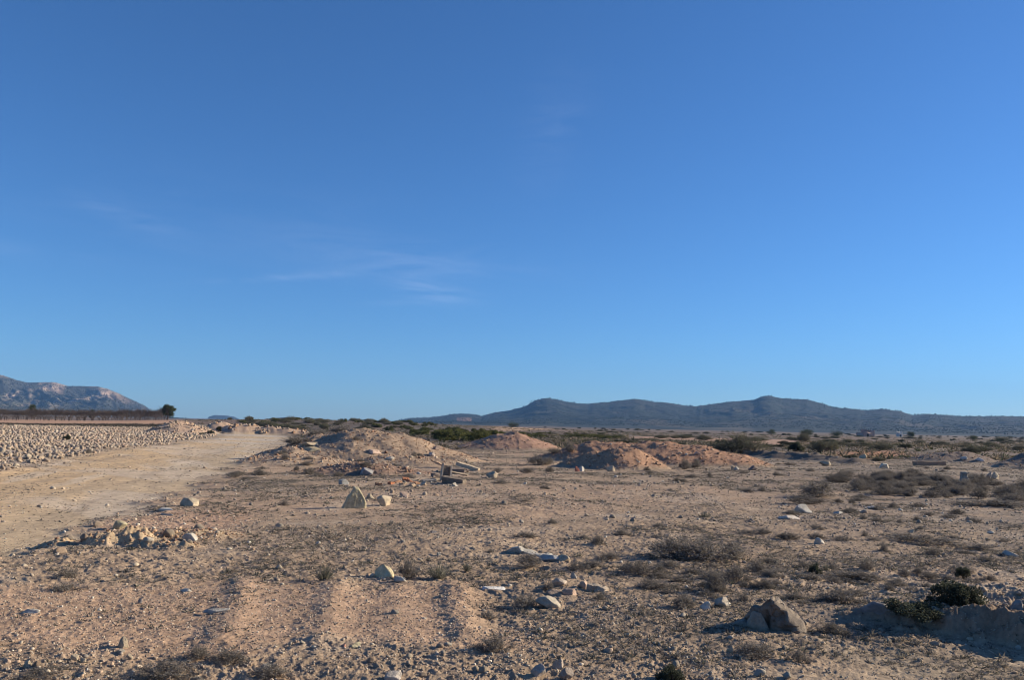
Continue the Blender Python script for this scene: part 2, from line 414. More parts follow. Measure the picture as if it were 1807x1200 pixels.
def icos(sub):
    t = (1 + 5 ** .5) / 2
    v = [(-1, t, 0), (1, t, 0), (-1, -t, 0), (1, -t, 0), (0, -1, t), (0, 1, t), (0, -1, -t), (0, 1, -t), (t, 0, -1), (t, 0, 1), (-t, 0, -1), (-t, 0, 1)]
    f = [(0, 11, 5), (0, 5, 1), (0, 1, 7), (0, 7, 10), (0, 10, 11), (1, 5, 9), (5, 11, 4), (11, 10, 2), (10, 7, 6), (7, 1, 8), (3, 9, 4), (3, 4, 2), (3, 2, 6), (3, 6, 8), (3, 8, 9), (4, 9, 5), (2, 4, 11), (6, 2, 10), (8, 6, 7), (9, 8, 1)]
    v = [np.array(q) / np.linalg.norm(q) for q in v]
    for _ in range(sub):
        c = {}; nf = []
        def mid(a, b):
            k = (min(a, b), max(a, b))
            if k not in c:
                m = v[a] + v[b]; v.append(m / np.linalg.norm(m)); c[k] = len(v) - 1
            return c[k]
        for a, b, d in f:
            x, y, z = mid(a, b), mid(b, d), mid(d, a); nf += [(a, x, z), (b, y, x), (d, z, y), (x, y, z)]
        f = nf
    return np.array(v), np.array(f)
ICO = [icos(i) for i in range(5)]

def rockV(rng, sub, dims=(1, 1, 1), cuts=9, rough=.06, cut=(.55, .9)):
    V, F = ICO[sub]; V = V.copy()
    for _ in range(cuts):                                   # planar faces knocked off
        n = rng.normal(size=3); n /= np.linalg.norm(n); d = rng.uniform(*cut)
        s = V @ n; over = s > d; V[over] -= np.outer((s[over] - d), n) * .92
    if sub >= 2:
        for k, (w, a) in enumerate(((.9, 1.0), (.4, .5), (.17, .28), (.08, .15))[:sub + 1]):
            o = rng.uniform(0, 90, 3)
            nz_ = vn(V[:, 0] + o[0], V[:, 1] + V[:, 2] * 1.7 + o[1], w, 3 + k) + vn(V[:, 2] + o[2], V[:, 0] - V[:, 1] * 1.3, w, 9 + k) - 1
            V = V * (1 + rough * a * nz_)[:, None] * 1.0
    else: V = V * rng.uniform(.82, 1.15, (len(V), 1))
    return V * np.array(dims), F

rng = np.random.default_rng(7)

# ------------------------------------------------------------------ ground sheet on a polar grid centred under the viewpoint
az_in = np.linspace(R(-37), R(37), 1180); az_r = np.linspace(R(37), R(68), 170)[1:-1]; az_out = np.linspace(R(68), R(292), 90)
AZ = np.concatenate([az_in, az_r, az_out, np.linspace(R(292), R(323), 170)[1:-1]]); NA = len(AZ)
rs = [0.25]
while rs[-1] < 6600:
    r_ = rs[-1]
    if r_ < 3.6: d_ = .18
    elif r_ < 60: d_ = max(.0105, .0030 * r_)
    else: d_ = .0048 * r_ * (r_ / 60) ** .5
    rs.append(r_ + d_)
RR = np.array(rs); NR = len(RR)
A2, R2 = np.meshgrid(AZ, RR)
gx = (np.sin(A2) * R2).ravel(); gy = (np.cos(A2) * R2).ravel()
ZN = zones(gx, gy)
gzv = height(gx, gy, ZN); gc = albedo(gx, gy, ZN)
GV = np.stack([gx, gy, gzv], 1)
i0 = np.arange(NR - 1)[:, None] * NA; j0 = np.arange(NA)[None, :]; j1 = (j0 + 1) % NA
GF = np.stack([i0 + j0, i0 + NA + j0, i0 + NA + j1, i0 + j1], -1).reshape(-1, 4)[:, ::-1]
# which surface each face belongs to
cls = np.zeros(len(gx), np.int8)
cls[ZN['road'] > .5] = 1
HK = ['A', 'B', 'C', 'D', 'E', 'K', 'M', 'G']
for i, k in enumerate(HK):
    hz = heapset(gx, gy, k); H = max(h[4] for h in HEAPS[k]); cls[(hz > H * .05) & (cls != 1)] = 2 + i
cls[(berm_h(gx, gy) > .04)] = 10
fc = cls[GF[:, 0]]
def submesh(name, k, mat):
    F = GF[fc == k]; u, inv = np.unique(F, return_inverse=True)
    return mkmesh(name, GV[u], inv.reshape(F.shape), mat, gc[u], True)
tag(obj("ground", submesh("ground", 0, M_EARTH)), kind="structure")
tag(obj("dirt_road", submesh("dirt_road", 1, M_EARTH)), kind="structure")
HL = {'A': "broad tan earth mound beside the road, the largest heap", 'B': "reddish gravel heap behind the flat, in front of the green shrubs",
      'C': "pointed heap of orange gravel with a dark shaded left side", 'D': "long red dirt heap directly behind the pointed gravel heap",
      'E': "dark shaded dirt heap at the right edge of the plain", 'K': "far rocky pink berm left of the road gap, below the pine",
      'M': "far berm of piled boulders right of the road gap", 'G': "small crumbling yellow dirt ridge beside the road in the left foreground"}
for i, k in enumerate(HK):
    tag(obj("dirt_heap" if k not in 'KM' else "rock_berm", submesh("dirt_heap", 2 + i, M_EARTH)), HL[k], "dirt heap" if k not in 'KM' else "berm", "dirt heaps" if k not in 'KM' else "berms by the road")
tag(obj("earth_berm", submesh("earth_berm", 10, M_EARTH)), "low earth berm coloured dark for its shade, below the large grey bushes on the right", "berm")

# ------------------------------------------------------------------ hills
def crest(pts, px): return np.interp(px, [p[0] for p in pts], [p[1] for p in pts])

def range_mesh(name, pts, x0, x1, nu, nt_, R0, D, seed, colf, back=.35, fold=.55, foldw=(220, 900), rv=.05):
    px = np.linspace(x0, x1, nu); t = np.concatenate([np.linspace(0, 1, nt_), 1 + np.linspace(.04, back, nt_ // 4)])
    P_, T = np.meshgrid(px, t)
    # horizontal direction for each column, at the horizon
    hd = np.stack([ray(p, horizon(p)) for p in px]); hd = hd[:, :2] / np.linalg.norm(hd[:, :2], axis=1)[:, None]
    Rr = R0 * (1 + rv * (fbm(px, px * 0, 300, seed, 2) - .5) * 2)
    cy = crest(pts, px) + (fbm(px, px * 0, 9, seed + 3, 3) - .5) * 1.6
    tan = []
    for p, c, h in zip(px, cy, hd):
        d = ray(p, c); tan.append(d[2] / math.hypot(d[0], d[1]))
    zr = CAMH + np.array(tan) * Rr
    Rg = Rr[None, :] + (T - 1) * D
    X = hd[None, :, 0] * Rg; Y = hd[None, :, 1] * Rg
    prof = np.where(T <= 1, np.clip(T, 0, 1) ** 1.15, 1 - (T - 1) / back * .8)
    b = 4 * np.clip(T, 0, 1) * np.clip(1 - T, 0, 1) * (T <= 1)
    u = P_ * R0 / FPX + T * D * .25
    rid = 1 - np.abs(fbm(u, T * D * .45, foldw[0], seed + 11, 4, .55) * 2 - 1) * 1.7
    rid2 = 1 - np.abs(fbm(u, T * D * .3, foldw[1], seed + 12, 3, .5) * 2 - 1) * 1.7
    Z = zr[None, :] * prof
    Z = Z * (1 - fold * b * (1 - .5 * rid - .5 * rid2))
    Z = Z + (fbm(u, T * D, 60, seed + 20, 3) - .5) * 9 * b
    Z = np.where(T <= 0.001, -4, Z)
    C = colf(u, T * D, Z, T, P_)
    V = np.stack([X, Y, Z], -1).reshape(-1, 3)
    n1 = nu; i = np.arange(len(t) - 1)[:, None] * n1; j = np.arange(nu - 1)[None, :]
    F = np.stack([i + j, i + j + 1, i + n1 + j + 1, i + n1 + j], -1).reshape(-1, 4)
    o = obj(name, mkmesh(name, V, F, M_HILL, C.reshape(-1, 3), True)); tag(o, kind="structure")
    return X, Y, Z, T

def forest_col(u, v, Z, T, P_):
    n = fbm(u, v, 130, 5, 5, .6); s = u.shape
    c = np.tile(np.array([.022, .028, .021]), s + (1,))
    w = sst(.5, .68, n)[..., None]; c = c * (1 - w * .7) + np.array([.060, .056, .042]) * w * .7
    w = sst(.66, .72, fbm(u, v, 300, 8, 4))[..., None]; c = c * (1 - w * .6) + np.array([.12, .095, .065]) * w * .6
    w = ((P_ > 806) & (P_ < 832))[..., None] * (sst(.35, .5, T) * sst(.85, .65, T))[..., None]
    c = c * (1 - w * .8) + np.array([.40, .22, .14]) * w * .8
    return c

def rock_col(u, v, Z, T, P_):
    n = fbm(u, v, 120, 5, 5, .6)
    st = fbm(u * 1.0 - v * .55, (u * .5 + v) * .16, 90, 25, 4, .6)
    c = np.tile(np.array([.056, .055, .046]), u.shape + (1,))
    w = sst(.54, .68, st)[..., None]; c = c * (1 - w * .75) + np.array([.34, .25, .185]) * w * .85
    cl = .6 * (sst(150, 165, P_) * sst(240, 215, P_) * sst(.62, .75, T) * sst(.99, .93, T) + sst(90, 97, P_) * sst(112, 105, P_) * sst(.72, .8, T) * sst(.99, .9, T)
          + sst(66, 70, P_) * sst(80, 76, P_) * sst(.82, .86, T) * sst(.97, .93, T)) * sst(.36, .5, n)
    cl = cl * .6; w = np.clip(cl, 0, 1)[..., None]; c = c * (1 - w * .8) + np.array([.52, .34, .24]) * w * .8
    w = sst(.55, .35, T)[..., None] * .55; c = c * (1 - w) + np.array([.10, .095, .065]) * w
    return c

CR = [(560, 752), (640, 748), (690, 745), (725, 738), (760, 737), (800, 731), (828, 730.5), (850, 734), (870, 729), (900, 724), (925, 718), (945, 706), (965, 702.5), (985, 705.5), (1000, 710), (1030, 713), (1060, 711),
      (1090, 708), (1120, 704), (1150, 709), (1180, 711), (1210, 716), (1230, 717), (1260, 713), (1290, 709), (1330, 706), (1345, 700), (1360, 698.5), (1380, 703), (1400, 704.5), (1425, 705), (1450, 712), (1470, 719), (1500, 721),
      (1530, 725), (1560, 722), (1590, 726), (1610, 733), (1640, 731), (1700, 735), (1807, 735), (1900, 737), (2300, 745)]
CL = [(-500, 640), (-200, 645), (-60, 652), (0, 662), (25, 671), (45, 675), (60, 675), (90, 674), (115, 681), (135, 681.5), (170, 682), (185, 686), (205, 694), (225, 703), (240, 709), (255, 717), (270, 727), (282, 733), (310, 741), (330, 745)]
CM = [(340, 744), (366, 741), (368, 736), (378, 733), (402, 733.5), (414, 736.5), (425, 741), (470, 740), (500, 736.5), (520, 736.5), (545, 740.5), (580, 741.5), (620, 743), (660, 745), (700, 747), (740, 749)]
HX = range_mesh("hills", CR, 560, 2300, 1500, 150, 3600, 1500, 3, forest_col)
MX = range_mesh("mountain", CL, -500, 330, 900, 220, 4300, 1700, 7, rock_col, fold=.75, foldw=(150, 520))
range_mesh("far_hills", CM, 340, 740, 300, 30, 5600, 600, 17, forest_col)

# ------------------------------------------------------------------ scatter into one mesh
def scatter(name, protos, pos, scl, cols, mat, tilt=.5, smooth=False, flatz=None):
    n = len(pos); pk = rng.integers(0, len(protos), n)
    VV = []; FF = []; CC = []; off = 0
    az = rng.uniform(0, 2 * np.pi, n); tx = rng.normal(0, tilt, n); ty = rng.normal(0, tilt, n)
    for k, pr in enumerate(protos):
        V, F = pr[0], pr[1]; m = np.where(pk == k)[0]
        if not len(m): continue
        c, s = np.cos(az[m]), np.sin(az[m]); sx = scl[m] if scl.ndim == 2 else np.repeat(scl[m][:, None], 3, 1)
        P = V[None] * sx[:, None, :]
        cx, sx_ = np.cos(tx[m])[:, None], np.sin(tx[m])[:, None]
        y = P[..., 1] * cx - P[..., 2] * sx_; z = P[..., 1] * sx_ + P[..., 2] * cx
        cy, sy = np.cos(ty[m])[:, None], np.sin(ty[m])[:, None]
        x = P[..., 0] * cy + z * sy; z = -P[..., 0] * sy + z * cy
        X = x * c[:, None] - y * s[:, None] + pos[m, 0][:, None]; Y = x * s[:, None] + y * c[:, None] + pos[m, 1][:, None]; Z = z + pos[m, 2][:, None]
        VV.append(np.stack([X, Y, Z], -1).reshape(-1, 3)); nv = len(V)
        FF.append((F[None] + (np.arange(len(m)) * nv)[:, None, None] + off).reshape(-1, F.shape[1]))
        cc = np.repeat(cols[m][:, None, :], nv, 1)
        if len(pr) > 2: cc = cc * pr[2][None]
        CC.append(cc.reshape(-1, 3)); off += nv * len(m)
    return mkmesh(name, np.concatenate(VV), np.concatenate(FF), mat, np.concatenate(CC), smooth)

def sector(n, r0, r1, a=39):
    A = rng.uniform(R(-a), R(a), n); r = np.sqrt(rng.uniform(r0 * r0, r1 * r1, n)); return np.sin(A) * r, np.cos(A) * r

# stones on the flat and heaps
SP0 = [rockV(rng, 0, rng.uniform([.8, .6, .4], [1.2, 1, .75]), 4) for _ in range(20)]
SP1 = [rockV(rng, 1, rng.uniform([.8, .6, .4], [1.25, 1, .8]), 8) for _ in range(24)]

def heapmask(x, y):
    m = np.zeros(x.shape)
    for k in ('A', 'B', 'C', 'D', 'E', 'S', 'G', 'K', 'M'):
        H = max(h[4] for h in HEAPS[k]); m = np.maximum(m, sst(.02, .12, heapset(x, y, k) / H) * (1.0 if k != 'A' else .8))
    return m

def stone_density(x, y, zn):
    d = .26 + 1.05 * sst(.45, .68, fbm(x, y, 2.6, 71, 4, .6)) * (.4 + .6 * sst(.4, .6, fbm(x, y, .5, 72, 2)))
    d = np.maximum(d * (1 - .5 * zn['pink']), zn['pink'] * .62)
    d = np.maximum(d, soft(x, y, STRIPFG, .5, .5, 12) * (.45 + .8 * sst(.4, .6, fbm(x, y, .9, 73, 3))))
    d = d * (1 - .62 * zn['road']) * (1 - .5 * soft(x, y, SMOOTHR, .5, .3, 12))
    hm = heapmask(x, y); d = np.maximum(d, hm * 1.25); d = np.maximum(d, sst(.02, .06, bank_h(x, y)) * .9); d = d * (1 - zn['stony'])
    return np.clip(d, 0, 1.25), hm

PAL = np.array([(.45, .37, .28), (.52, .42, .31), (.58, .50, .40), (.36, .29, .22), (.46, .33, .23), (.27, .23, .19), (.42, .32, .235), (.38, .31, .25)])
PALH = np.array([(.46, .29, .18), (.50, .35, .23), (.40, .23, .14), (.54, .43, .32), (.36, .25, .18), (.32, .19, .13)])
def palette(n, P, hm=None):
    c = P[rng.integers(0, len(P), n)] * rng.uniform(.78, 1.16, (n, 1))
    if hm is not None:
        h = hm > .4; c[h] = PALH[rng.integers(0, len(PALH), h.sum())] * rng.uniform(.8, 1.2, (h.sum(), 1))
    w = rng.random(n) < .02; c[w] = np.array([.62, .56, .47]); return c * np.array([.99, .98, .96])

pos = []; scl = []; hmS = []; big = []
for s, dens in ((.009, 700), (.014, 480), (.022, 190), (.036, 52), (.055, 11.0), (.085, 2.4), (.12, .6)):
    r0, r1 = 3.4, min(s / (.0010 if s < .03 else .00078), 85)
    area = .5 * R(78) * (r1 * r1 - r0 * r0); n = int(area * dens)
    x, y = sector(n, r0, r1); zn = zones(x, y); d, hm = stone_density(x, y, zn)
    k = rng.random(n) < d * (1.0 if s < .03 else (.6 + 1.9 * hm)) * (1 if s < .03 else 1 - .8 * zn['pink']) * (1 if s < .08 else np.clip(hm + sst(11, 18, np.hypot(x, y)), .12, 1)); x, y, hm = x[k], y[k], hm[k]
    z = height(x, y); sz = s * rng.uniform(.62, 1.35, len(x)) * .5 * (1 + .25 * hm)
    pos.append(np.stack([x, y, z + sz * .22], 1)); scl.append(sz); hmS.append(hm)
pos = np.concatenate(pos); scl = np.concatenate(scl); hmS = np.concatenate(hmS)
# the ones that look largest become stones of their own
app = scl / np.hypot(pos[:, 0], pos[:, 1]); order = np.argsort(-app); big = order[:300]; rest = order[300:]
cs_ = palette(len(pos), PAL, hmS)
small = rest[scl[rest] < .024]; mid_ = rest[scl[rest] >= .024]
tag(obj("gravel", scatter("gravel", SP0, pos[small], scl[small], cs_[small], M_STONE, .4)), kind="stuff")
tag(obj("rubble_stones", scatter("rubble_stones", SP1, pos[mid_], scl[mid_], cs_[mid_], M_STONE, .35)), kind="stuff")
print("stones", len(pos))
PALM = [PAL[i % len(PAL)] for i in range(12)]
prm = []
for i in range(12):
    V, F = rockV(rng, 2, rng.uniform([.85, .65, .5], [1.2, 1, .85]), 9, .12); prm.append(mkmesh("loose_stone", V, F, M_ROCK, PALM[i]))
for i in big:
    o = obj("loose_stone", prm[rng.integers(0, 12)], pos[i], rng.uniform(0, 6.28), scl[i] * 1.08)
    o.rotation_euler = (rng.normal(0, .25), rng.normal(0, .25), rng.uniform(0, 6.28))
    onh = hmS[i] > .4
    tag(o, "reddish angular stone lying loose on a dirt heap" if onh else "fist sized tan stone lying loose on the bare flat ground", "stone",
        "loose stones on the dirt heaps" if onh else "loose stones on the flat")

# stony field left of the road
x = rng.uniform(-120, -8, 640000); y = rng.uniform(20, 175, 640000)
k = (np.abs(x / y) < .72) & inpoly(x, y, STONY); x, y = x[k], y[k]
dd = np.hypot(x, y); k = rng.random(len(x)) < np.clip(34 / dd, .30, 1) * (.6 + .4 * (fbm(x, y, 3, 5, 2) > .45)); x, y, dd = x[k], y[k], dd[k]
zn = zones(x, y); k = zn['road'] < .4; x, y, dd = x[k], y[k], dd[k]
sz = (.028 + .13 * rng.random(len(x)) ** 4.5) * np.clip(dd / 60, .9, 1.6)
z = height(x, y); P3 = np.stack([x, y, z + sz * .25], 1)
FPAL = .92 * np.array([(.38, .29, .21), (.41, .32, .235), (.34, .26, .185), (.45, .37, .28), (.31, .24, .18), (.42, .30, .21)])
cc = FPAL[rng.integers(0, len(FPAL), len(x))] * rng.uniform(.8, 1.12, (len(x), 1))
app = sz / dd; order = np.argsort(-app)
rest = order[300:]; near = rest[dd[rest] < 55]; farr = rest[dd[rest] >= 55]
print("field stones", len(x))
tag(obj("field_stones", scatter("field_stones", SP1, P3[near], sz[near], cc[near], M_STONE, .5)), kind="stuff")
tag(obj("distant_field_stones", scatter("distant_field_stones", SP0, P3[farr], sz[farr], cc[farr], M_STONE, .5)), kind="stuff")
prf = []
for i in range(12):
    V, F = rockV(rng, 2, rng.uniform([.85, .65, .5], [1.2, 1, .85]), 10, .12); prf.append(mkmesh("field_stone", V, F, M_ROCK, FPAL[i % 6]))
for i in order[:300]:
    o = obj("field_stone", prf[rng.integers(0, 12)], P3[i], 0, sz[i] * 1.05); o.rotation_euler = (rng.normal(0, .35), rng.normal(0, .35), rng.uniform(0, 6.28))
    tag(o, "pale angular stone in the stony field left of the dirt road", "stone", "stones covering the field left of the road")

# ------------------------------------------------------------------ vegetation builders
def blades(base, tip, w, rr):
    """thin curved triangles from base to tip"""
    n = len(base); d = tip - base; s = np.cross(d, rr.normal(size=(n, 3))); s /= np.linalg.norm(s, axis=1)[:, None] + 1e-9
    w = np.broadcast_to(np.asarray(w, float), (n,))[:, None]
    mid = base + d * .55 + rr.normal(0, .04, (n, 3)) * np.linalg.norm(d, axis=1)[:, None]
    V = np.stack([base - s * w, base + s * w, mid + s * w * .7, mid - s * w * .7, tip], 1).reshape(-1, 3)
    i = np.arange(n)[:, None] * 5
    F = np.concatenate([i + [0, 1, 2], i + [0, 2, 3], i + [3, 2, 4]], 0)
    return V, F

def leaves(c, size, rr, upb=0.0):
    n = len(c); a = rr.normal(size=(n, 3)); a[:, 2] += upb; a /= np.linalg.norm(a, axis=1)[:, None]
    b = np.cross(a, rr.normal(size=(n, 3))); b /= np.linalg.norm(b, axis=1)[:, None]
    s = (size * rr.uniform(.6, 1.4, n))[:, None]
    V = np.stack([c - a * s, c + b * s * .45, c + a * s, c - b * s * .45], 1).reshape(-1, 3)
    i = np.arange(n)[:, None] * 4
    F = np.concatenate([i + [0, 1, 2], i + [0, 2, 3]], 0); return V, F

def vcol(n, per, c1, c2, rr):
    t = rr.random((n, 1)); c = np.array(c1) * (1 - t) + np.array(c2) * t; return np.repeat(c, per, 0)

def join(parts):
    V = []; F = []; C = []; o = 0
    for v, f, c in parts: V.append(v); F.append(f + o); C.append(c); o += len(v)
    return np.concatenate(V), np.concatenate(F), np.concatenate(C)

def tuft(seed, nb=150, spread=.42, w=.005, c1=(.10, .10, .075), c2=(.24, .22, .17)):       # unit height upright tuft
    rr = np.random.default_rng(seed); a = rr.uniform(0, 6.283, nb); q = rr.random(nb) ** .7
    base = np.stack([np.cos(a) * q * .16, np.sin(a) * q * .16, np.zeros(nb) - .03], 1)
    h = rr.uniform(.5, 1.0, nb) * (1 - .3 * q)
    tip = base + np.stack([np.cos(a) * q * spread, np.sin(a) * q * spread, h], 1)
    V, F = blades(base, tip, w * 2.0, rr); C = vcol(nb, 5, c1, c2, rr)
    lc = base + (tip - base) * rr.uniform(.3, 1, (nb, 1)); lc = np.repeat(lc, 2, 0) + rr.normal(0, .02, (nb * 2, 3))
    V2, F2 = leaves(lc, .035, rr, 1.0)
    return join([(V, F, C), (V2, F2, vcol(len(lc), 4, c1, c2, rr))])

def twiggy(seed, ns=70, sub=7, nl=6, W=1.0, H=.62, w=.006, lf=.022, c1=(.09, .075, .062), c2=(.21, .175, .145), l1=(.14, .125, .105), l2=(.29, .25, .21)):
    """dwarf shrub, unit radius about W/2; separate twigs and foliage"""
    rr = np.random.default_rng(seed); a = rr.uniform(0, 6.283, ns); q = rr.random(ns) ** .6
    asp = 1 + .5 * np.sin(a * 2 + seed) * .5 + rr.normal(0, .12, ns)
    base = np.stack([np.cos(a) * q * .12, np.sin(a) * q * .12, np.full(ns, -.02)], 1)
    tip = np.stack([np.cos(a) * q * .5 * W * asp, np.sin(a) * q * .5 * W * asp, H * (1 - .62 * q ** 2) * rr.uniform(.55, 1.05, ns)], 1)
    V, F = blades(base, tip, w, rr); parts = [(V, F, vcol(ns, 5, c1, c2, rr))]
    b2 = np.repeat(base + (tip - base) * .45, sub, 0) + np.repeat(tip - base, sub, 0) * rr.uniform(0, .5, (ns * sub, 1))
    t2 = b2 + np.repeat(tip - base, sub, 0) * rr.uniform(.15, .4, (ns * sub, 1)) + rr.normal(0, .075, (ns * sub, 3)) * [1, 1, .7]
    V2, F2 = blades(b2, t2, w * .6, rr); parts.append((V2, F2, vcol(ns * sub, 5, c1, c2, rr)))
    tw = join(parts)
    lc = np.repeat(b2, nl, 0) + np.repeat(t2 - b2, nl, 0) * rr.uniform(.3, 1.1, (ns * sub * nl, 1)) + rr.normal(0, .018, (ns * sub * nl, 3))
    V3, F3 = leaves(lc, lf, rr, .5)
    return tw, (V3, F3, vcol(len(lc), 4, l1, l2, rr))

def bushy(seed, nc=16, nl=110, W=1.0, H=.8, lf=.035, c1=(.035, .045, .02), c2=(.11, .12, .05), wood=(.10, .08, .06), base=.0, cl=.16):
    rr = np.random.default_rng(seed); a = rr.uniform(0, 6.283, nc); q = rr.random(nc) ** .5
    cz = base + (H - base) * (.12 + .70 * np.sqrt(np.maximum(0, 1 - (q * .85) ** 2)) * rr.uniform(.1, 1, nc))
    cen = np.stack([np.cos(a) * q * .40 * W, np.sin(a) * q * .40 * W, cz], 1)
    st = np.zeros((nc, 3)); V, F = blades(st, cen, .022, rr); stems = (V, F, vcol(nc, 5, wood, np.array(wood) * 1.5, rr))
    nn = nc * nl; k = np.repeat(np.arange(nc), nl); rad = cl * rr.uniform(.7, 1.3, nc)[k]
    d = rr.normal(size=(nn, 3)); d /= np.linalg.norm(d, axis=1)[:, None]; d *= (rr.random((nn, 1)) ** .45)
    lc = cen[k] + d * rad[:, None] * [W, W, .85]; lc[:, 2] = np.where(lc[:, 2] < .02, rr.uniform(0, .1, nn), lc[:, 2])
    V2, F2 = leaves(lc, lf, rr, .6)
    sh = rr.uniform(.75, 1.25, nc)[k]; c = vcol(nn, 4, c1, c2, rr) * np.repeat(sh, 4)[:, None]
    return stems, (V2, F2, c)

def tube(p0, p1, r0, r1, k=5):
    d = p1 - p0; d = d / (np.linalg.norm(d) + 1e-9); a = np.cross(d, [.3, .9, .1]); a /= np.linalg.norm(a); b = np.cross(d, a)
    t = np.linspace(0, 2 * np.pi, k, endpoint=False); ring = np.cos(t)[:, None] * a + np.sin(t)[:, None] * b
    V = np.concatenate([p0 + ring * r0, p1 + ring * r1]); i = np.arange(k); j = (i + 1) % k
    F = np.concatenate([np.stack([i, j, k + j], 1), np.stack([i, k + j, k + i], 1)]); return V, F

def limbs(seed, trunk_h, H, Wd, r0, n1=5, n2=4, n3=6, twig=.010, col=((.055, .045, .04), (.12, .095, .085))):
    rr = np.random.default_rng(seed); P = []; tw0 = []; tw1 = []
    top = np.array([rr.normal(0, .06), rr.normal(0, .06), trunk_h]); v, f = tube(np.array([0, 0, -.1]), top, r0, r0 * .8, 7); P.append((v, f, vcol(len(v), 1, col[0], col[1], rr)))
    for i in range(n1):
        a = i * 6.283 / n1 + rr.normal(0, .3); e = top + np.array([math.cos(a) * Wd * .26, math.sin(a) * Wd * .26, (H - trunk_h) * rr.uniform(.35, .5)])
        v, f = tube(top, e, r0 * .55, r0 * .33); P.append((v, f, vcol(len(v), 1, col[0], col[1], rr)))
        for j in range(n2):
            b = a + rr.normal(0, .7); e2 = e + np.array([math.cos(b) * Wd * .16, math.sin(b) * Wd * .16, (H - trunk_h) * rr.uniform(.1, .36)])
            v, f = tube(e, e2, r0 * .3, r0 * .14, 4); P.append((v, f, vcol(len(v), 1, col[0], col[1], rr)))
            for k in range(n3):
                s = e + (e2 - e) * rr.uniform(.3, 1); t = s + np.array([rr.normal(0, Wd * .09), rr.normal(0, Wd * .09), abs(rr.normal(0, 1)) * (H - trunk_h) * .2 + .05])
                for q in range(3):
                    u = s + (t - s) * rr.uniform(.2, .9); tw0.append(u); tw1.append(u + (t - s) * .5 + rr.normal(0, .10 * Wd / 3, 3) * [1, 1, .7])
                tw0.append(s); tw1.append(t)
    trunkp = join(P); tw0 = np.array(tw0); tw1 = np.array(tw1); V, F = blades(tw0, tw1, twig, rr)
    return trunkp, (V, F, vcol(len(tw0), 5, col[0], col[1], rr)), top

def two(name, parts, names, mats, loc, rz, sc, meshes=None):
    """a thing made of an Empty and its parts"""
    e = obj(name, None, loc, rz, sc)
    for nm, me in zip(names, meshes): obj(nm, me, parent=e)
    return e

def copy_tree(o, loc, rz, sc):
    c = o.copy(); COL.objects.link(c); c.location = loc; c.rotation_euler = (0, 0, rz); c.scale = (sc, sc, sc) if np.isscalar(sc) else sc
    for ch in list(o.children):
        d = ch.copy(); COL.objects.link(d); d.parent = c
    return c

def mm(name, t, mat): return mkmesh(name, t[0], t[1], mat, t[2])

# shrub meshes (unit sized)
TW = [twiggy(100 + i) for i in range(6)]
TWM = [(mm("twigs", a, M_WOOD), mm("foliage", b, M_LEAF)) for a, b in TW]
TUF = [mm("grass_tuft", tuft(200 + i), M_LEAF) for i in range(4)]
DG = [bushy(300 + i, 22, 260, 1.0, .62, .022, (.032, .038, .028), (.095, .10, .065), cl=.13) for i in range(3)]
DGM = [(mm("stems", a, M_WOOD), mm("foliage", b, M_LEAF)) for a, b in DG]
BR = [bushy(320 + i, 16, 120, 1.0, .75, .04, (.055, .060, .020), (.17, .165, .060), cl=.17) for i in range(4)]
BRM = [(mm("stems", a, M_WOOD), mm("foliage", b, M_LEAF)) for a, b in BR]
GB = [twiggy(340 + i, 130, 9, 5, 1.0, .66, .006, .016, (.10, .085, .07), (.20, .17, .14), (.085, .09, .05), (.19, .17, .11)) for i in range(3)]
GBM = [(mm("twigs", a, M_WOOD), mm("foliage", b, M_LEAF)) for a, b in GB]

protos = {}
def place(kind, px, py, wpx, hpx, label, cat, group=None, i=None):
    x, y, z = at(px, py)
    s = y / FPX; w = wpx * s; h = hpx * s
    return place_xyz(kind, x, y, z, w, h, label, cat, group, i)

def place_xyz(kind, x, y, z, w, h, label, cat, group=None, i=None):
    if kind == 'tuft':
        me = TUF[rng.integers(0, 4) if i is None else i]
        o = obj("grass_tuft", me, (x, y, z - .005), rng.uniform(0, 6.28), (w / .9, w / .9, h))
        return tag(o, label, cat, group)
    sets, H, names, nm = {'dwarf': (TWM, .62, ("twigs", "foliage"), "dwarf_shrub"), 'green': (DGM, .62, ("stems", "foliage"), "green_shrub"),
                          'broom': (BRM, .75, ("stems", "foliage"), "broom_shrub"), 'grey': (GBM, .66, ("twigs", "foliage"), "grey_bush")}[kind]
    k = (rng.integers(0, len(sets)) if i is None else i) % len(sets)
    key = (kind, k); sc = (w, w, h / H); rz = rng.uniform(0, 6.28)
    if key not in protos:
        protos[key] = two(nm, None, names, None, (x, y, z - .01), rz, sc, sets[k]); o = protos[key]
    else: o = copy_tree(protos[key], (x, y, z - .01), rz, sc)
    tag(o, label, cat)
    if group: o["group"] = group
    elif "group" in o: del o["group"]
    return o

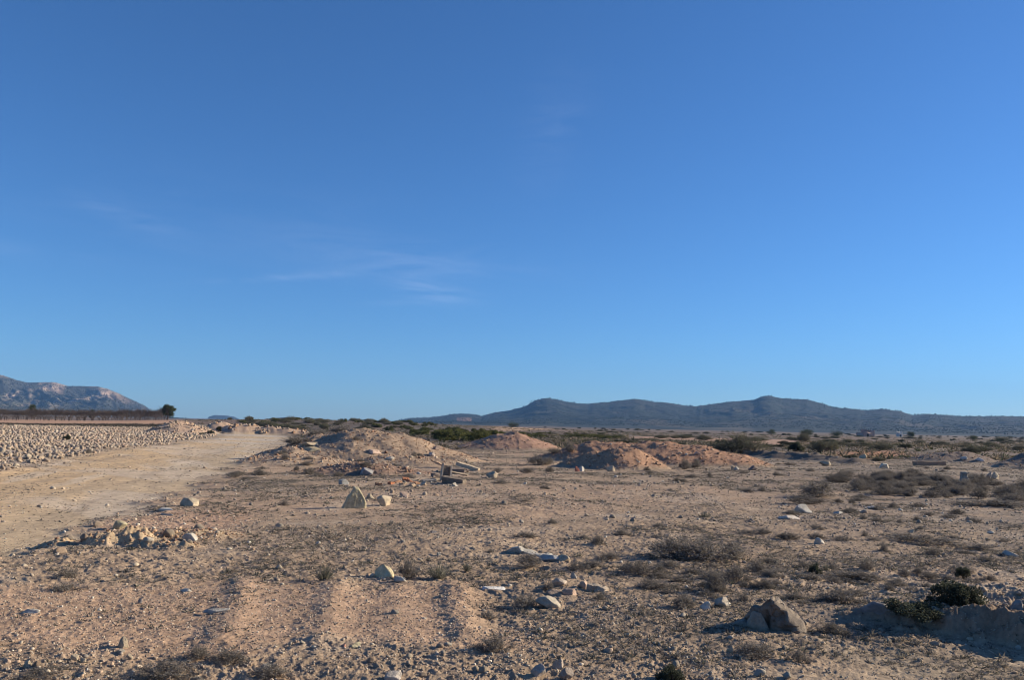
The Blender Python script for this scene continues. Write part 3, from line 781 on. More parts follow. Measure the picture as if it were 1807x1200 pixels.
# foreground shrubs and tufts, each by its own description
S1 = [('tuft', 572, 1024, 40, 36, "tall grey green tuft at the left end of the foreground tuft row"),
      ('dwarf', 718, 1020, 36, 30, "thin grey shrublet just right of the cream rock in the tuft row"),
      ('tuft', 774, 1020, 42, 34, "dense grey green tuft third from left in the foreground tuft row"),
      ('tuft', 824, 1008, 18, 20, "small thin tuft at the right end of the foreground tuft row"),
      ('green', 1438, 1016, 26, 32, "small upright green shrub alone on open ground above the dark boulder"),
      ('tuft', 1458, 1010, 14, 20, "thin dry tuft touching the small upright green shrub"),
      ('green', 1700, 1022, 30, 26, "loose green shrublet above the dark green bush near right edge"),
      ('dwarf', 1745, 1026, 26, 12, "flat dark shrublet by the right edge, right of the loose green one"),
      ('green', 1688, 1076, 98, 62, "dark green bushy shrub directly left of the cream slab"),
      ('green', 1628, 1094, 122, 48, "broad dark green cushion shrub along the top of the shaded bank"),
      ('dwarf', 1185, 986, 100, 37, "left part of the wide dark low shrub in mid foreground"),
      ('dwarf', 1240, 990, 110, 35, "middle of the wide dark low shrub patch in mid foreground"),
      ('dwarf', 1290, 986, 60, 30, "right end of the wide dark low shrub patch in mid foreground"),
      ('dwarf', 932, 1000, 56, 22, "dark low shrub below the long pale slab"),
      ('dwarf', 1056, 964, 30, 20, "small shrub alone on smooth pale ground"),
      ('dwarf', 1030, 953, 26, 10, "flat shrublet just behind the small lone shrub"),
      ('dwarf', 1075, 990, 46, 16, "flat dark shrub between the pale slab and the wide shrub patch"),
      ('dwarf', 1125, 1014, 56, 24, "dark shrub below and left of the wide shrub patch"),
      ('dwarf', 1045, 1004, 44, 16, "low dark shrub right of the pale slab end"),
      ('tuft', 1020, 986, 24, 14, "pale dry tuft right against the pale slab end"),
      ('dwarf', 1338, 1012, 30, 22, "grey twiggy shrublet below right end of the wide shrub patch"),
      ('dwarf', 1300, 1028, 42, 28, "grey twiggy shrub above the spotted rocks"),
      ('dwarf', 1262, 1046, 46, 34, "thin reddish twigged shrub left above the spotted rocks"),
      ('dwarf', 1205, 1075, 50, 26, "dark shrub left of the spotted rocks"),
      ('dwarf', 1345, 1040, 40, 18, "dark shrublet directly above the big earthy boulder"),
      ('dwarf', 1150, 1040, 60, 18, "flat dark shrub right of the long flat stone"),
      ('dwarf', 1350, 1040, 30, 16, "little shrub behind peak of the big earthy boulder"),
      ('dwarf', 1500, 1024, 120, 14, "long low dark mat shrub right of the upright green shrub"),
      ('tuft', 1243, 916, 22, 18, "lone tuft standing on the open flat right of centre"),
      ('green', 1185, 1203, 56, 44, "round green grey bush at the bottom edge right of centre"),
      ('dwarf', 872, 1150, 66, 26, "low spiky shrub in the stony foreground centre"),
      ('dwarf', 402, 1170, 72, 20, "dark flattened twiggy shrub in the left foreground"),
      ('dwarf', 350, 1162, 44, 22, "dark shrublet left of the flattened twiggy one"),
      ('dwarf', 118, 1022, 46, 18, "dark heap of dead twigs by the left edge above the pink soil"),
      ('dwarf', 112, 1044, 60, 14, "long dark flat twigs below the dead twig heap at left"),
      ('dwarf', 860, 1092, 30, 14, "dark shrublet right of the rutted pink soil"),
      ('dwarf', 1410, 1170, 34, 22, "dark leafy clump in the shade in front of the earthy boulder"),
      ('dwarf', 1330, 1160, 80, 22, "dark litter clump below the earthy boulder"),
      ('dwarf', 1470, 1120, 50, 20, "dark low twigs between the earthy boulder and the bank"),
      ('dwarf', 1400, 1060, 40, 14, "low shrub right behind the earthy boulder"),
      ('dwarf', 1480, 1064, 80, 22, "thin grey shrub left of the dark grey boulder"),
      ('dwarf', 75, 1196, 90, 16, "dark twig mat on the bottom edge at left"),
      ('dwarf', 290, 1196, 120, 26, "dark grass mat on the bottom edge left of centre"),
      ('dwarf', 480, 1194, 70, 20, "dark grass clump on the bottom edge between two mats"),
      ('dwarf', 1208, 828, 28, 16, "dark grey shrub at the foot of the long red heap"),
      ('dwarf', 1228, 826, 22, 16, "smaller shrub right beside the one at the red heap foot"),
      ('dwarf', 945, 821, 40, 16, "grey shrub left in the pair in front of the reddish gravel heap"),
      ('dwarf', 968, 821, 26, 14, "grey shrub right in the pair in front of the reddish gravel heap"),
      ('dwarf', 1005, 798, 20, 15, "dark round shrub between the reddish heap and the red heap"),
      ('dwarf', 977, 800, 30, 9, "flat shrub just left of the dark round one between heaps"),
      ('dwarf', 930, 836, 22, 11, "small shrub below the pair in front of the reddish heap"),
      ('dwarf', 970, 834, 18, 11, "small round shrub below right of the pair by the reddish heap"),
      ('dwarf', 879, 834, 16, 9, "tiny shrub by the rubble, left of the reddish heap pair"),
      ('dwarf', 1142, 832, 14, 8, "tiny green shrub at the foot of the pointed gravel heap"),
      ('dwarf', 500, 893, 20, 10, "dark shrublet left of the upright buff rock"),
      ('green', 118, 777, 16, 12, "dark green weed in the stony field left of the road"),
      ('dwarf', 155, 800, 16, 7, "dark shrub among stones by the near edge of the stony field"),
      ('green', 356, 768, 16, 7, "low green shrub on the left verge where the road narrows"),
      ('green', 372, 766, 14, 8, "rounder green shrub right beside the low one on the verge"),
      ('green', 386, 762, 10, 12, "green shrub at the left foot of the boulder berm"),
      ('dwarf', 1445, 878, 80, 28, "grey shrub patch left of the dense shrub band"),
      ('dwarf', 1420, 890, 60, 18, "low blue grey shrub just below the patch left of the band"),
      ('dwarf', 1755, 893, 110, 12, "long dark flat shrub below the band at right"),
      ('dwarf', 1345, 868, 16, 9, "tiny lone dark shrub on the flat below the red heap tail"),
      ('dwarf', 1252, 842, 10, 8, "tiny shrub on the flat below the long red heap"),
      ('dwarf', 1630, 958, 120, 14, "low dark mat shrub in the right mid foreground"),
      ('dwarf', 1560, 975, 14, 20, "small upright dry shrublet on the right flat"),
      ('dwarf', 1530, 1008, 30, 22, "grey twiggy shrublet right of the upright green shrub"),
      ('dwarf', 560, 770, 40, 12, "dark scrub clump at the left foot of the broad mound"),
      ('dwarf', 520, 784, 36, 14, "dark scrub on the road side of the broad mound"),
      ('dwarf', 600, 764, 46, 16, "dark scrub high on the broad mound"),
      ]
for kd, px, py, w, h, lb in S1: place(kd, px, py, w, h, lb, "grass tuft" if kd == 'tuft' else "shrub")

# dense band of grey dwarf shrubs on the right
BAND = poly([(1480, 838), (1600, 838), (1700, 846), (1830, 852), (1840, 888), (1700, 882), (1560, 874), (1460, 858)])
cnt = 0
while cnt < 100:
    x = rng.uniform(8, 24); y = rng.uniform(17, 40)
    if inpoly(np.array([x]), np.array([y]), BAND)[0]:
        place_xyz('dwarf', x, y, gz(x, y), rng.uniform(.3, .75), rng.uniform(.13, .32), "grey brown dwarf shrub in the dense shrub band at right", "shrub", "shrubs of the dense band at right"); cnt += 1
# small shrubs strewn over the right half of the flat
cnt = 0
while cnt < 150:
    px = rng.uniform(860, 1830); py = 815 + 260 * rng.random() ** 1.3
    if rng.random() > (.25 + .75 * (px > 1150)): continue
    x, y = flat(px, py)
    if fbm(np.array([x]), np.array([y]), 3.0, 44, 3)[0] < .47: continue
    if heapmask(np.array([x]), np.array([y]))[0] > .2: continue
    s = y / 20
    place_xyz('dwarf', x, y, gz(x, y), rng.uniform(.14, .42) * (.6 + .4 * s), rng.uniform(.05, .13) * (.7 + .3 * s), "small dark dwarf shrub strewn on the open flat right of centre", "shrub", "small shrubs strewn on the flat"); cnt += 1
# scrub on and around the broad mound and road shoulder
cnt = 0
while cnt < 45:
    px = rng.uniform(400, 760); py = rng.uniform(765, 850)
    x, y = flat(px, py)
    if zones(np.array([x]), np.array([y]))['road'][0] > .1: continue
    place_xyz('dwarf', x, y, gz(x, y), rng.uniform(.2, .6), rng.uniform(.08, .22), "small dry shrublet growing on the broad mound by the road", "shrub", "shrublets on the broad mound"); cnt += 1

# green broom belt behind the heaps
cnt = 0
BELT = poly([(690, 752), (720, 762), (790, 781), (850, 783), (872, 772), (1000, 772), (1090, 776), (1100, 772), (1000, 765), (880, 762), (780, 755)])
while cnt < 95:
    px = rng.uniform(690, 1100); lo, hi = np.interp(px, [690, 780, 880, 1000, 1100], [751, 757, 763, 766, 771]), np.interp(px, [690, 720, 790, 850, 872, 1000, 1100], [753, 763, 780, 782, 772, 773, 776])
    py = rng.uniform(lo, hi); x, y = flat(px, py)
    big_ = px < 870
    place_xyz('broom', x, y, gz(x, y), rng.uniform(1.6, 3.0), rng.uniform(.8, 1.35) if big_ else rng.uniform(.35, .65), "olive green broom shrub in the belt behind the dirt heaps", "shrub", "green shrubs in the belt behind the heaps"); cnt += 1
# scrub line behind the road junction
for i in range(130):
    px = rng.uniform(395, 705); py = horizon(px) + rng.uniform(5, 15); x, y = flat(px, py)
    place_xyz('broom' if rng.random() < .3 else 'grey', x, y, gz(x, y), rng.uniform(1.8, 4.2), rng.uniform(.45, 1.3), "greyish green bush in the scrub line beyond the road", "shrub", "bushes of the scrub line beyond the road")
# named bushes of the right middle distance
for kd, px, py, w, h, lb in [('grey', 1302, 803, 92, 30, "largest rounded grey green bush right of the long red heap"),
                             ('green', 1405, 797, 30, 26, "upright dark green bush next to the rounded grey pair"), ('grey', 1448, 799, 40, 22, "rounded grey bush right of the upright dark green one"),
                             ('grey', 1470, 797, 26, 18, "smaller grey bush at the right of the rounded pair"), ('green', 1355, 792, 20, 8, "flat green bush between the largest bush and the upright one"),
                             ('green', 1266, 784, 10, 10, "small round green bush above the left end of the dark berm"), ('green', 1276, 784, 10, 9, "small round bush touching the one above the dark berm"),
                             ('grey', 1418, 782, 26, 18, "dark bush standing behind the upright green one"), ('green', 1500, 813, 26, 12, "low green bush at the right end of the dark berm"),
                             ('grey', 1550, 815, 22, 8, "grey bush beside the orange soil patch"), ('grey', 1745, 788, 22, 9, "dark bush alone on the right plain near the skyline"),
                             ('grey', 1680, 812, 20, 9, "dark bush behind the long pale block"), ('grey', 1715, 802, 34, 16, "thin grey bush left of the dark right edge heap"),
                             ('green', 1640, 790, 12, 5, "small green bush far out on the right plain"), ('green', 1590, 778, 12, 6, "small dark bush far out below the ruined house")]:
    x, y = flat(px, py); q_ = y / FPX; place_xyz(kd, x, y, gz(x, y), w * q_, h * q_, lb, "bush")
# far bushes scattered over the plain
for i in range(170):
    px = rng.uniform(960, 1840); py = horizon(px) + 2.2 + 30 * rng.random() ** 2.6; x, y = flat(px, py); y_ = min(y, 800); x = x * y_ / y; y = y_
    kd = ['grey', 'green', 'grey'][rng.integers(0, 3)]
    place_xyz(kd, x, y, gz(x, y), rng.uniform(.9, 2.4) * (1 + y / 450), rng.uniform(.22, .52) * (1 + y / 320), "far dark bush on the plain below the hills", "bush", "bushes dotted over the far plain")

# low dry herbs and grass too many to count
def minituft(seed):
    rr = np.random.default_rng(seed); n = 9; a = rr.uniform(0, 6.28, n); q = rr.random(n)
    b = np.stack([np.cos(a) * .25 * q, np.sin(a) * .25 * q, np.zeros(n) - .05], 1); t = b + np.stack([np.cos(a) * q * .9, np.sin(a) * q * .9, rr.uniform(.3, 1, n) * (1.1 - q * .7)], 1)
    V, F = blades(b, t, .07, rr); return V, F, np.ones((len(V), 3)) * np.repeat(rr.uniform(.6, 1.4, n), 5)[:, None]
MT = [minituft(i) for i in range(8)]
P_ = []; S_ = []
for s, dens, r1 in ((.018, 480, 15), (.028, 190, 32), (.045, 55, 62)):
    r0 = 3.5; n = int(.5 * R(78) * (r1 * r1 - r0 * r0) * dens); x, y = sector(n, r0, r1); zn = zones(x, y)
    d = sst(.44, .57, fbm(x, y, 1.6, 54, 5, .62)) * (.25 + .75 * sst(.4, .62, fbm(x, y, .35, 59, 2))) * (1 - .93 * zn['road']) * (1 - .8 * zn['pink']) * (1 - .8 * heapmask(x, y)) * (1 - zn['stony'])
    k = rng.random(n) < d; x, y = x[k], y[k]; z = height(x, y); P_.append(np.stack([x, y, z], 1)); q = s * rng.uniform(.6, 1.5, len(x)); S_.append(np.stack([q * 1.5, q * 1.5, q], 1))
P_ = np.concatenate(P_); S_ = np.concatenate(S_); n = len(P_); print("herbs", n)
c = np.array([(.11, .097, .085), (.16, .14, .12), (.08, .078, .062), (.21, .18, .14)])[rng.integers(0, 4, n)]
tag(obj("dry_herbs", scatter("dry_herbs", MT, P_, S_, c, M_LEAF, .1)), kind="stuff")
# tall dry grass on the far plain
n = 17000; px = rng.uniform(330, 1860, n); y = 55 + 420 * rng.random(n) ** 1.7; x = y * (px - 903.5) / FPX
zq = zones(x, y)
d = sst(.4, .6, fbm(x, y * .3, 14, 62, 4)); ok = (rng.random(n) < .25 + .75 * d) & ~inpoly(x, y, REDF) & (heapmask(x, y) < .2) & (zq['road'] < .05) & (zq['stony'] < .3); x, y = x[ok], y[ok]
z = height(x, y, fine=False); q = rng.uniform(.2, .55, len(x))
c = np.array([(.11, .095, .07), (.20, .16, .12), (.08, .085, .05), (.26, .20, .14)])[rng.integers(0, 4, len(x))]
tag(obj("dry_grass", scatter("dry_grass", MT, np.stack([x, y, z], 1), np.stack([q * 2, q * 2, q], 1), c, M_LEAF, .1)), kind="stuff")

n = 5200; px = rng.uniform(-120, 300, n); py = 748.0 + (px / 290) * 4.3 + rng.normal(0, .45, n)
xy = np.array([flat(a, b) for a, b in zip(px, py)]); x, y = xy[:, 0], xy[:, 1]; z = height(x, y, fine=False); q = rng.uniform(.25, .55, n)
c = np.array([(.05, .042, .035), (.09, .072, .055), (.06, .055, .04)])[rng.integers(0, 3, n)]
tag(obj("verge_grass", scatter("verge_grass", MT, np.stack([x, y, z], 1), np.stack([q * 2, q * 2, q], 1), c, M_LEAF, .1)), kind="stuff")

# almond orchard in rows
AM = []
for i in range(5):
    t, w, _ = limbs(500 + i, .75, 3.3, 3.6, .11, 5, 4, 8, .021); AM.append((mm("trunk", t, M_WOOD), mm("crown", w, M_WOOD)))
al = {}
for row in range(12):
    yr = 236 + row * 6.2
    nx = 0
    for kx in range(-34, 1):
        x = -48 + kx * 5.2 - (yr - 236) * .10 + rng.normal(0, .3); y = yr + kx * -.55 + rng.normal(0, .4)
        pxx = 903.5 + x / y * FPX
        if pxx < -18 or pxx > 308: continue
        k = int(rng.integers(0, 5)); z = gz(x, y); sc = rng.uniform(.85, 1.1)
        if k not in al: al[k] = two("almond_tree", None, ("trunk", "crown"), None, (x, y, z), rng.uniform(0, 6.28), sc, AM[k]); o = al[k]
        else: o = copy_tree(al[k], (x, y, z), rng.uniform(0, 6.28), sc)
        tag(o, "bare leafless orchard tree in the rows beyond the stony field", "orchard tree", "bare orchard trees in rows")

# pines and far trees with trunk and crown
def pine(px, dist, h, w, label, seed, shape=1.0, name="pine_tree"):
    d = ray(px, horizon(px)); x = d[0] / d[1] * dist; y = dist; z = gz(x, y)
    rr = np.random.default_rng(seed); nc = 34; lay = rr.random(nc)
    a = rr.uniform(0, 6.28, nc); rad = (1 - lay ** 2.2 * .62) * .42 * w * rr.uniform(.2, 1, nc)
    q3 = rr.normal(size=(nc, 3)); q3 /= np.linalg.norm(q3, axis=1)[:, None]; q3 *= rr.random((nc, 1)) ** .33
    cen = np.stack([q3[:, 0] * w * .36 + w * .05 * np.sin(q3[:, 2] * 5), q3[:, 1] * w * .36, h * (.52 + .36 * q3[:, 2])], 1)
    P = [tube(np.array([0, 0, -.2]), np.array([0, 0, h * .8]), .035 * h, .012 * h, 7)]
    for q in cen: P.append(tube(np.array([0, 0, q[2] * .75]), q, .012 * h, .004 * h, 4))
    tr = join([(v, f, vcol(len(v), 1, (.10, .07, .05), (.15, .11, .08), rr)) for v, f in P])
    nl = 190; k = np.repeat(np.arange(nc), nl); dd_ = rr.normal(size=(nc * nl, 3)); dd_ /= np.linalg.norm(dd_, axis=1)[:, None]; dd_ *= rr.random((nc * nl, 1)) ** .4
    lc = cen[k] + dd_ * (w * .19 * rr.uniform(.7, 1.2, nc)[k])[:, None] * [1, 1, .7]
    V, F = leaves(lc, .022 * h, rr, .5); c = vcol(nc * nl, 4, (.020, .030, .014), (.075, .085, .035), rr) * np.repeat(rr.uniform(.7, 1.3, nc)[k], 4)[:, None]
    e = obj(name, None, (x, y, z)); obj("trunk", mm("trunk", tr, M_WOOD), parent=e); obj("crown", mm("crown", (V, F, c), M_LEAF), parent=e)
    return tag(e, label, "tree")
pine(296, 250, 5.7, 4.6, "lone dark pine at the right end of the bare orchard", 1)
pine(57, 345, 6.4, 5.6, "round dark tree rising behind the orchard near the left edge", 2)
pine(163, 345, 4.9, 3.0, "small tree top just showing behind the middle of the orchard", 3)
pine(905, 480, 3.9, 8.5, "wide flat dark tree on the skyline left of the hills", 4)
pine(1607, 430, 3.4, 4.6, "rounded dark tree on the plain below the right hills", 5)
pine(1716, 300, 2.3, 4.2, "rounded dark tree on the skyline nearest the right edge", 6)
pine(1475, 380, 3.0, 7.0, "wide dark tree standing left of the ruined house", 7)
pine(1362, 420, 2.8, 6.0, "dark tree on the plain above the largest grey bush", 8)
pine(1424, 330, 2.9, 6.0, "dark tree behind the pair of rounded grey bushes", 9)
pine(1770, 270, 2.3, 7.0, "flat dark thicket tree on the skyline at far right", 10)

# pine woods on the hillsides: one mass
def blobs(X, Y, Z, T, n, smin, smax, tlo, thi):
    f = np.where((T.ravel() > tlo) & (T.ravel() < thi))[0]; k = f[rng.integers(0, len(f), n)]
    p = np.stack([X.ravel()[k] + rng.normal(0, 4, n), Y.ravel()[k] + rng.normal(0, 5, n), Z.ravel()[k]], 1); s = rng.uniform(smin, smax, n)
    p[:, 2] += s * .5; return p, s
CONE = []
for i in range(6):
    V, F = rockV(rng, 0, (.55, .55, .9), 3); CONE.append((V, F))
p, s = blobs(*HX, 26000, 1.1, 2.3, .10, 1.01); p2, s2 = blobs(*HX, 420, 2.4, 4.4, .985, 1.005)
p = np.concatenate([p, p2]); s = np.concatenate([s, s2])
cc = np.array([.026, .032, .020]) * rng.uniform(.8, 1.2, (len(p), 1))
tag(obj("pine_wood", scatter("pine_wood", CONE, p, s, cc, M_LEAF, .08)), kind="stuff")
p, s = blobs(*MX, 14000, 1.5, 3.2, .05, 1.0); cc = np.array([.045, .048, .03]) * rng.uniform(.6, 1.5, (len(p), 1))
tag(obj("mountain_scrub", scatter("mountain_scrub", CONE, p, s, cc, M_LEAF, .08)), kind="stuff")

# ------------------------------------------------------------------ rocks with a place of their own
CREAM = (.44, .355, .25); WHITE = (.46, .415, .35); BUFF = (.46, .39, .25); GREY = (.26, .23, .21); EARTH_SHADE = (.235, .19, .15); PINKR = (.50, .36, .27)
def rock(px, py, wpx, hpx, col, label, seed, deep=.8, cuts=13, sub=3, rot=None, rough=.10, name="rock", sink=.26, tilt=(0, 0), cut=(.38, .78), cat="rock"):
    rr = np.random.default_rng(seed); V, F = rockV(rr, sub, (1, 1, 1), cuts, rough, cut)
    V = V / (V.max(0) - V.min(0)); V[:, :2] -= (V[:, :2].max(0) + V[:, :2].min(0)) / 2; V[:, 2] -= V[:, 2].min() + sink
    x, y, z = at(px, py); s = y / FPX; w = wpx * s; h = hpx * s / (1 - sink)
    V = V * [w, w * deep, h]
    c = np.array(col) * (1 + .25 * (fbm(V[:, 0] / w, V[:, 2] / h + V[:, 1] / w, .4, seed % 20, 3) - .5))[:, None]
    o = obj(name, mkmesh(name, V, F, M_ROCK, c), (x, y + w * deep * .35, z)); o.rotation_euler = (tilt[0], tilt[1], rr.uniform(-.3, .3) if rot is None else rot)
    return tag(o, label, cat)

# upright triangular buff rock
def wedge_rock(px, py, wpx, hpx, col, label, seed, name, profile, thick, rot=0, cat="rock", amp=1.0):
    """slab with the outline of profile (0..1), roughened"""
    rr = np.random.default_rng(seed); x, y, z = at(px, py); s = y / FPX; w = wpx * s; h = hpx * s
    P = np.array(profile, float); n = len(P); seg = []
    for i in range(n):
        a, b = P[i], P[(i + 1) % n]
        for t in np.linspace(0, 1, 17)[:-1]: seg.append(a + (b - a) * t)
    P = np.array(seg); n = len(P); c = P.mean(0)
    V = []; F = []; K = 9; rings = 6
    layers = [(-.5, .0)] + [(-.52, q) for q in np.linspace(.08, .84, 14)] + [(-.46, .93), (-.36, .98), (-.2, 1.0), (-.05, 1.01), (.1, 1.0), (.25, .99), (.42, .92), (.5, .7), (.5, .35), (.5, 0)]
    for d, q in layers:
        for p in P:
            u = c + (p - c) * q; V.append([(u[0] - .5) * w, d * thick * w, u[1] * h])
    V = np.array(V)
    nz1 = vn(V[:, 0] * 1.0 + V[:, 1], V[:, 2] - V[:, 1], w * .16, seed) - .5; nz2 = vn(V[:, 0] - V[:, 1], V[:, 2] * .45, w * .07, seed + 1) - .5
    nz3 = fbm(V[:, 0] + 3, V[:, 2] + V[:, 1], w * .05, seed + 5, 3) - .5
    V[:, 1] += (nz1 * .10 + nz2 * .06 + nz3 * .05) * w * amp; V[:, 2] += nz3 * .03 * w * amp; V[:, 0] += (vn(V[:, 2], V[:, 1] + V[:, 0], w * .2, seed + 2) - .5) * w * .10 * min(amp, 1)
    V[:, 2] += (vn(V[:, 0], V[:, 1], w * .2, seed + 3) - .5) * w * .08
    for k in range(len(layers) - 1):
        for i in range(n):
            j = (i + 1) % n; a, b, c2, d2 = k * n + i, k * n + j, (k + 1) * n + j, (k + 1) * n + i; F += [(a, b, c2), (a, c2, d2)]
    cc = np.array(col) * (.85 + .3 * fbm(V[:, 0], V[:, 2], w * .3, seed, 3))[:, None]
    o = obj(name, mkmesh(name, V, F, M_ROCK, cc), (x, y + thick * w * .5, z - .01)); o.rotation_euler = (0, 0, rot); return tag(o, label, cat)

wedge_rock(622, 899, 44, 38, BUFF, "upright triangular buff rock standing on the flat left of centre", 11, "rock",
           [(.0, -.06), (1.0, -.06), (1.0, .30), (.93, .55), (.66, .98), (.50, 1.0), (.24, .56)], .32, rot=.30, amp=.22)
rock(677, 895, 26, 20, CREAM, "cream rock with a shaded side, right of the upright triangular one", 12, rot=.4)
rock(653, 884, 14, 13, CREAM, "small tan rock between the upright triangular rock and the cream one", 13)
rock(712, 878, 16, 10, PINKR, "small warm cream stone above right of the upright rock group", 14)
rock(677, 1018, 34, 20, (.60, .50, .32), "cream yellow angular rock in the foreground tuft row", 15, rot=.2)
rock(706, 1026, 24, 8, WHITE, "flat whitish stone right in front of the cream yellow rock", 16, .5)
rock(333, 956, 26, 14, WHITE, "white rock at the right foot of the small yellow ridge", 17)
rock(330, 895, 32, 15, CREAM, "cream rock near the road edge above the small yellow ridge", 18)
rock(290, 903, 34, 6, WHITE, "thin flat white slab below left of the cream road edge rock", 19, .4)
rock(294, 911, 24, 4, WHITE, "thin flat white stone lying below the thin white slab", 119, .4)
rock(208, 936, 26, 16, BUFF, "pale clod on top of the small yellow ridge", 20)
rock(50, 1086, 34, 9, WHITE, "flat white slab on the pink soil at left", 21, .6)
rock(327, 1047, 20, 7, WHITE, "flat white stone on the pink soil near its upper edge", 22, .5)
rock(246, 1066, 8, 9, GREY, "small pointed grey stone with a long shadow on pink soil", 23)
rock(380, 1083, 46, 7, (.42, .38, .33), "long thin grey stone on the pink soil left of centre", 24, .35, tilt=(0, -.06))
rock(215, 1146, 18, 20, CREAM, "pointed cream stone standing in the left foreground", 25)
rock(10, 1176, 14, 12, PINKR, "pinkish stone by the left edge of the foreground", 26)
rock(46, 1182, 14, 15, CREAM, "upright cream stone second from left edge in the foreground", 27)
rock(130, 1168, 12, 12, CREAM, "round cream stone in the stony left foreground", 28)
rock(145, 1174, 10, 12, CREAM, "upright tan stone right of the round cream one in the left foreground", 29)
rock(228, 1166, 10, 10, CREAM, "small cream stone below the pointed cream one", 30)
rock(532, 1142, 16, 10, CREAM, "cream stone above the foreground stony strip", 31)
rock(604, 1147, 12, 8, (.48, .25, .17), "small brick red stone in the foreground strip", 32)
rock(626, 1146, 18, 10, BUFF, "rounded buff stone right of the brick red one", 33)
rock(692, 1203, 30, 14, (.44, .38, .32), "rounded grey stone cut by the bottom edge", 34)
rock(1000, 1202, 26, 20, (.34, .28, .23), "brown stone on the bottom edge at centre right", 35)
rock(950, 1196, 26, 20, (.38, .32, .27), "dull rounded stone left of the brown one on the bottom edge", 36)
rock(985, 1180, 22, 14, (.38, .31, .25), "dull tan stone above the brown bottom edge stone", 37)
rock(1075, 1158, 16, 12, (.42, .31, .23), "brown round stone in the foreground gravel right of centre", 38)
rock(1107, 1128, 12, 9, (.50, .36, .24), "orange tan stone in the foreground gravel", 39)
rock(1180, 1152, 12, 9, (.46, .34, .26), "small tan stone left of the earth slope", 40)
# long pale slab
wedge_rock(935, 981, 84, 13, WHITE, "long low pale slab curving down to the right, mid foreground", 41, "rock", [(0, 0), (.05, .6), (.25, 1.0), (.55, .62), (.9, .3), (1, 0)], .30, rot=-.5)
rock(970, 992, 36, 11, (.50, .46, .42), "whitish broken slab at the lower end of the long pale slab", 42, .6)
rock(995, 993, 22, 12, CREAM, "cream block ending the long pale slab", 43)
rock(917, 968, 14, 8, CREAM, "small cream stone on the upper end of the long pale slab", 44)
rock(986, 1037, 30, 15, (.52, .42, .33), "tan domed rock topping the rock cluster at centre right", 45)
rock(968, 1074, 44, 18, (.42, .36, .28), "whitish sloping rock at the bottom of the cluster at centre right", 46, rot=.3)
rock(1004, 1054, 30, 14, (.46, .33, .25), "pinkish rock in the middle of the cluster at centre right", 47)
rock(978, 1053, 26, 12, (.40, .30, .23), "dull tan rock left in the middle of the cluster", 48)
rock(1028, 1040, 18, 14, (.48, .35, .26), "orange tan rock at the right of the cluster", 49)
rock(1013, 1022, 12, 10, WHITE, "small white stone above the cluster at centre right", 50)
wedge_rock(1055, 1046, 36, 14, (.46, .37, .28), "long flat stone with a shaded front and rounded end", 51, "rock", [(0, .2), (.03, .85), (.3, .95), (.9, .7), (1, .55), (.97, -.1), (.2, -.05)], .5, rot=-.45)
rock(870, 1043, 44, 5, (.58, .54, .49), "flat chalky white patch stone right of the ruts", 52, .5)
rock(1245, 1080, 18, 17, (.50, .45, .38), "small spotted pale rock at the left of the spotted pair", 53, rough=.3)
rock(1276, 1076, 32, 19, (.40, .34, .27), "larger spotted pale rock at the right of the spotted pair", 54, rough=.28)
rock(1277, 1088, 8, 7, PINKR, "tiny pale stone under the spotted rocks", 55)
wedge_rock(1368, 1116, 106, 55, EARTH_SHADE, "big earthy boulder with pebbly shaded front in the right foreground", 56, "rock", [(-.06, -.12), (1.06, -.12), (.97, .28), (.78, .62), (.60, .98), (.50, 1.0), (.40, .74), (.26, .72), (.10, .38)], .42, rot=-.55, amp=1.8)  # grey-brown has the shade of the boulder's front painted in
rock(1340, 1116, 40, 34, (.33, .28, .22), "paler rounded knob leaning on the left of the earthy boulder", 57, .8, 9, 3)
rock(1318, 1112, 44, 14, (.30, .25, .20), "low slab left of the big earthy boulder", 58, .6)
rock(1289, 1154, 12, 10, CREAM, "small pale stone on the lit earth slope below the boulder", 59)
rock(1545, 1096, 54, 30, (.24, .22, .21), "dark grey boulder left of the dark green cushion shrub", 60, .7, 9, 3, .1)
rock(1568, 1090, 12, 12, CREAM, "small cream stone leaning on the dark grey boulder", 61)
wedge_rock(1725, 1074, 64, 24, (.56, .46, .34), "large cream slab lit by the sun behind the shaded bank", 62, "rock", [(0, .35), (.08, .7), (.3, .8), (.5, 1.0), (.75, .75), (1, .3), (.9, -.1), (.2, -.1)], .45, rot=.25)
rock(1626, 1098, 16, 16, WHITE, "white angular fragment set in the shaded bank, left one", 63, .5)
rock(1640, 1104, 18, 16, WHITE, "white pointed fragment set in the shaded bank, right one", 64, .5)
rock(1803, 1082, 24, 20, (.34, .31, .28), "rounded pale boulder cut by the right edge on the bank", 65)
rock(1797, 1150, 10, 9, WHITE, "small white stone at the right edge below the bank", 66)
rock(1421, 906, 34, 15, WHITE, "whitish rounded rock on the right flat", 67)
rock(1398, 918, 38, 8, (.46, .40, .34), "flat tan rock below left of the whitish rounded one", 68)
rock(1448, 964, 18, 14, WHITE, "small round whitish rock in the right mid foreground", 69)
rock(1482, 908, 18, 5, WHITE, "thin white stone right of the whitish rounded rock", 70)
rock(1545, 900, 26, 6, (.55, .50, .45), "flat pale stone on the right flat above the mat shrub", 71)
rock(1787, 984, 26, 10, WHITE, "flat whitish rock near the right edge", 72)
rock(1610, 943, 8, 8, CREAM, "small cream stone alone on the right flat", 73)
rock(1605, 1103, 8, 10, CREAM, "tiny cream stone on the bank edge", 173)
rock(1570, 1138, 8, 10, CREAM, "tiny pale stone in the sun in front of the bank", 74)
rock(765, 944, 12, 6, GREY, "small grey stone on the open flat at centre", 76)
rock(775, 982, 10, 6, WHITE, "small whitish stone above the foreground tuft row", 77)
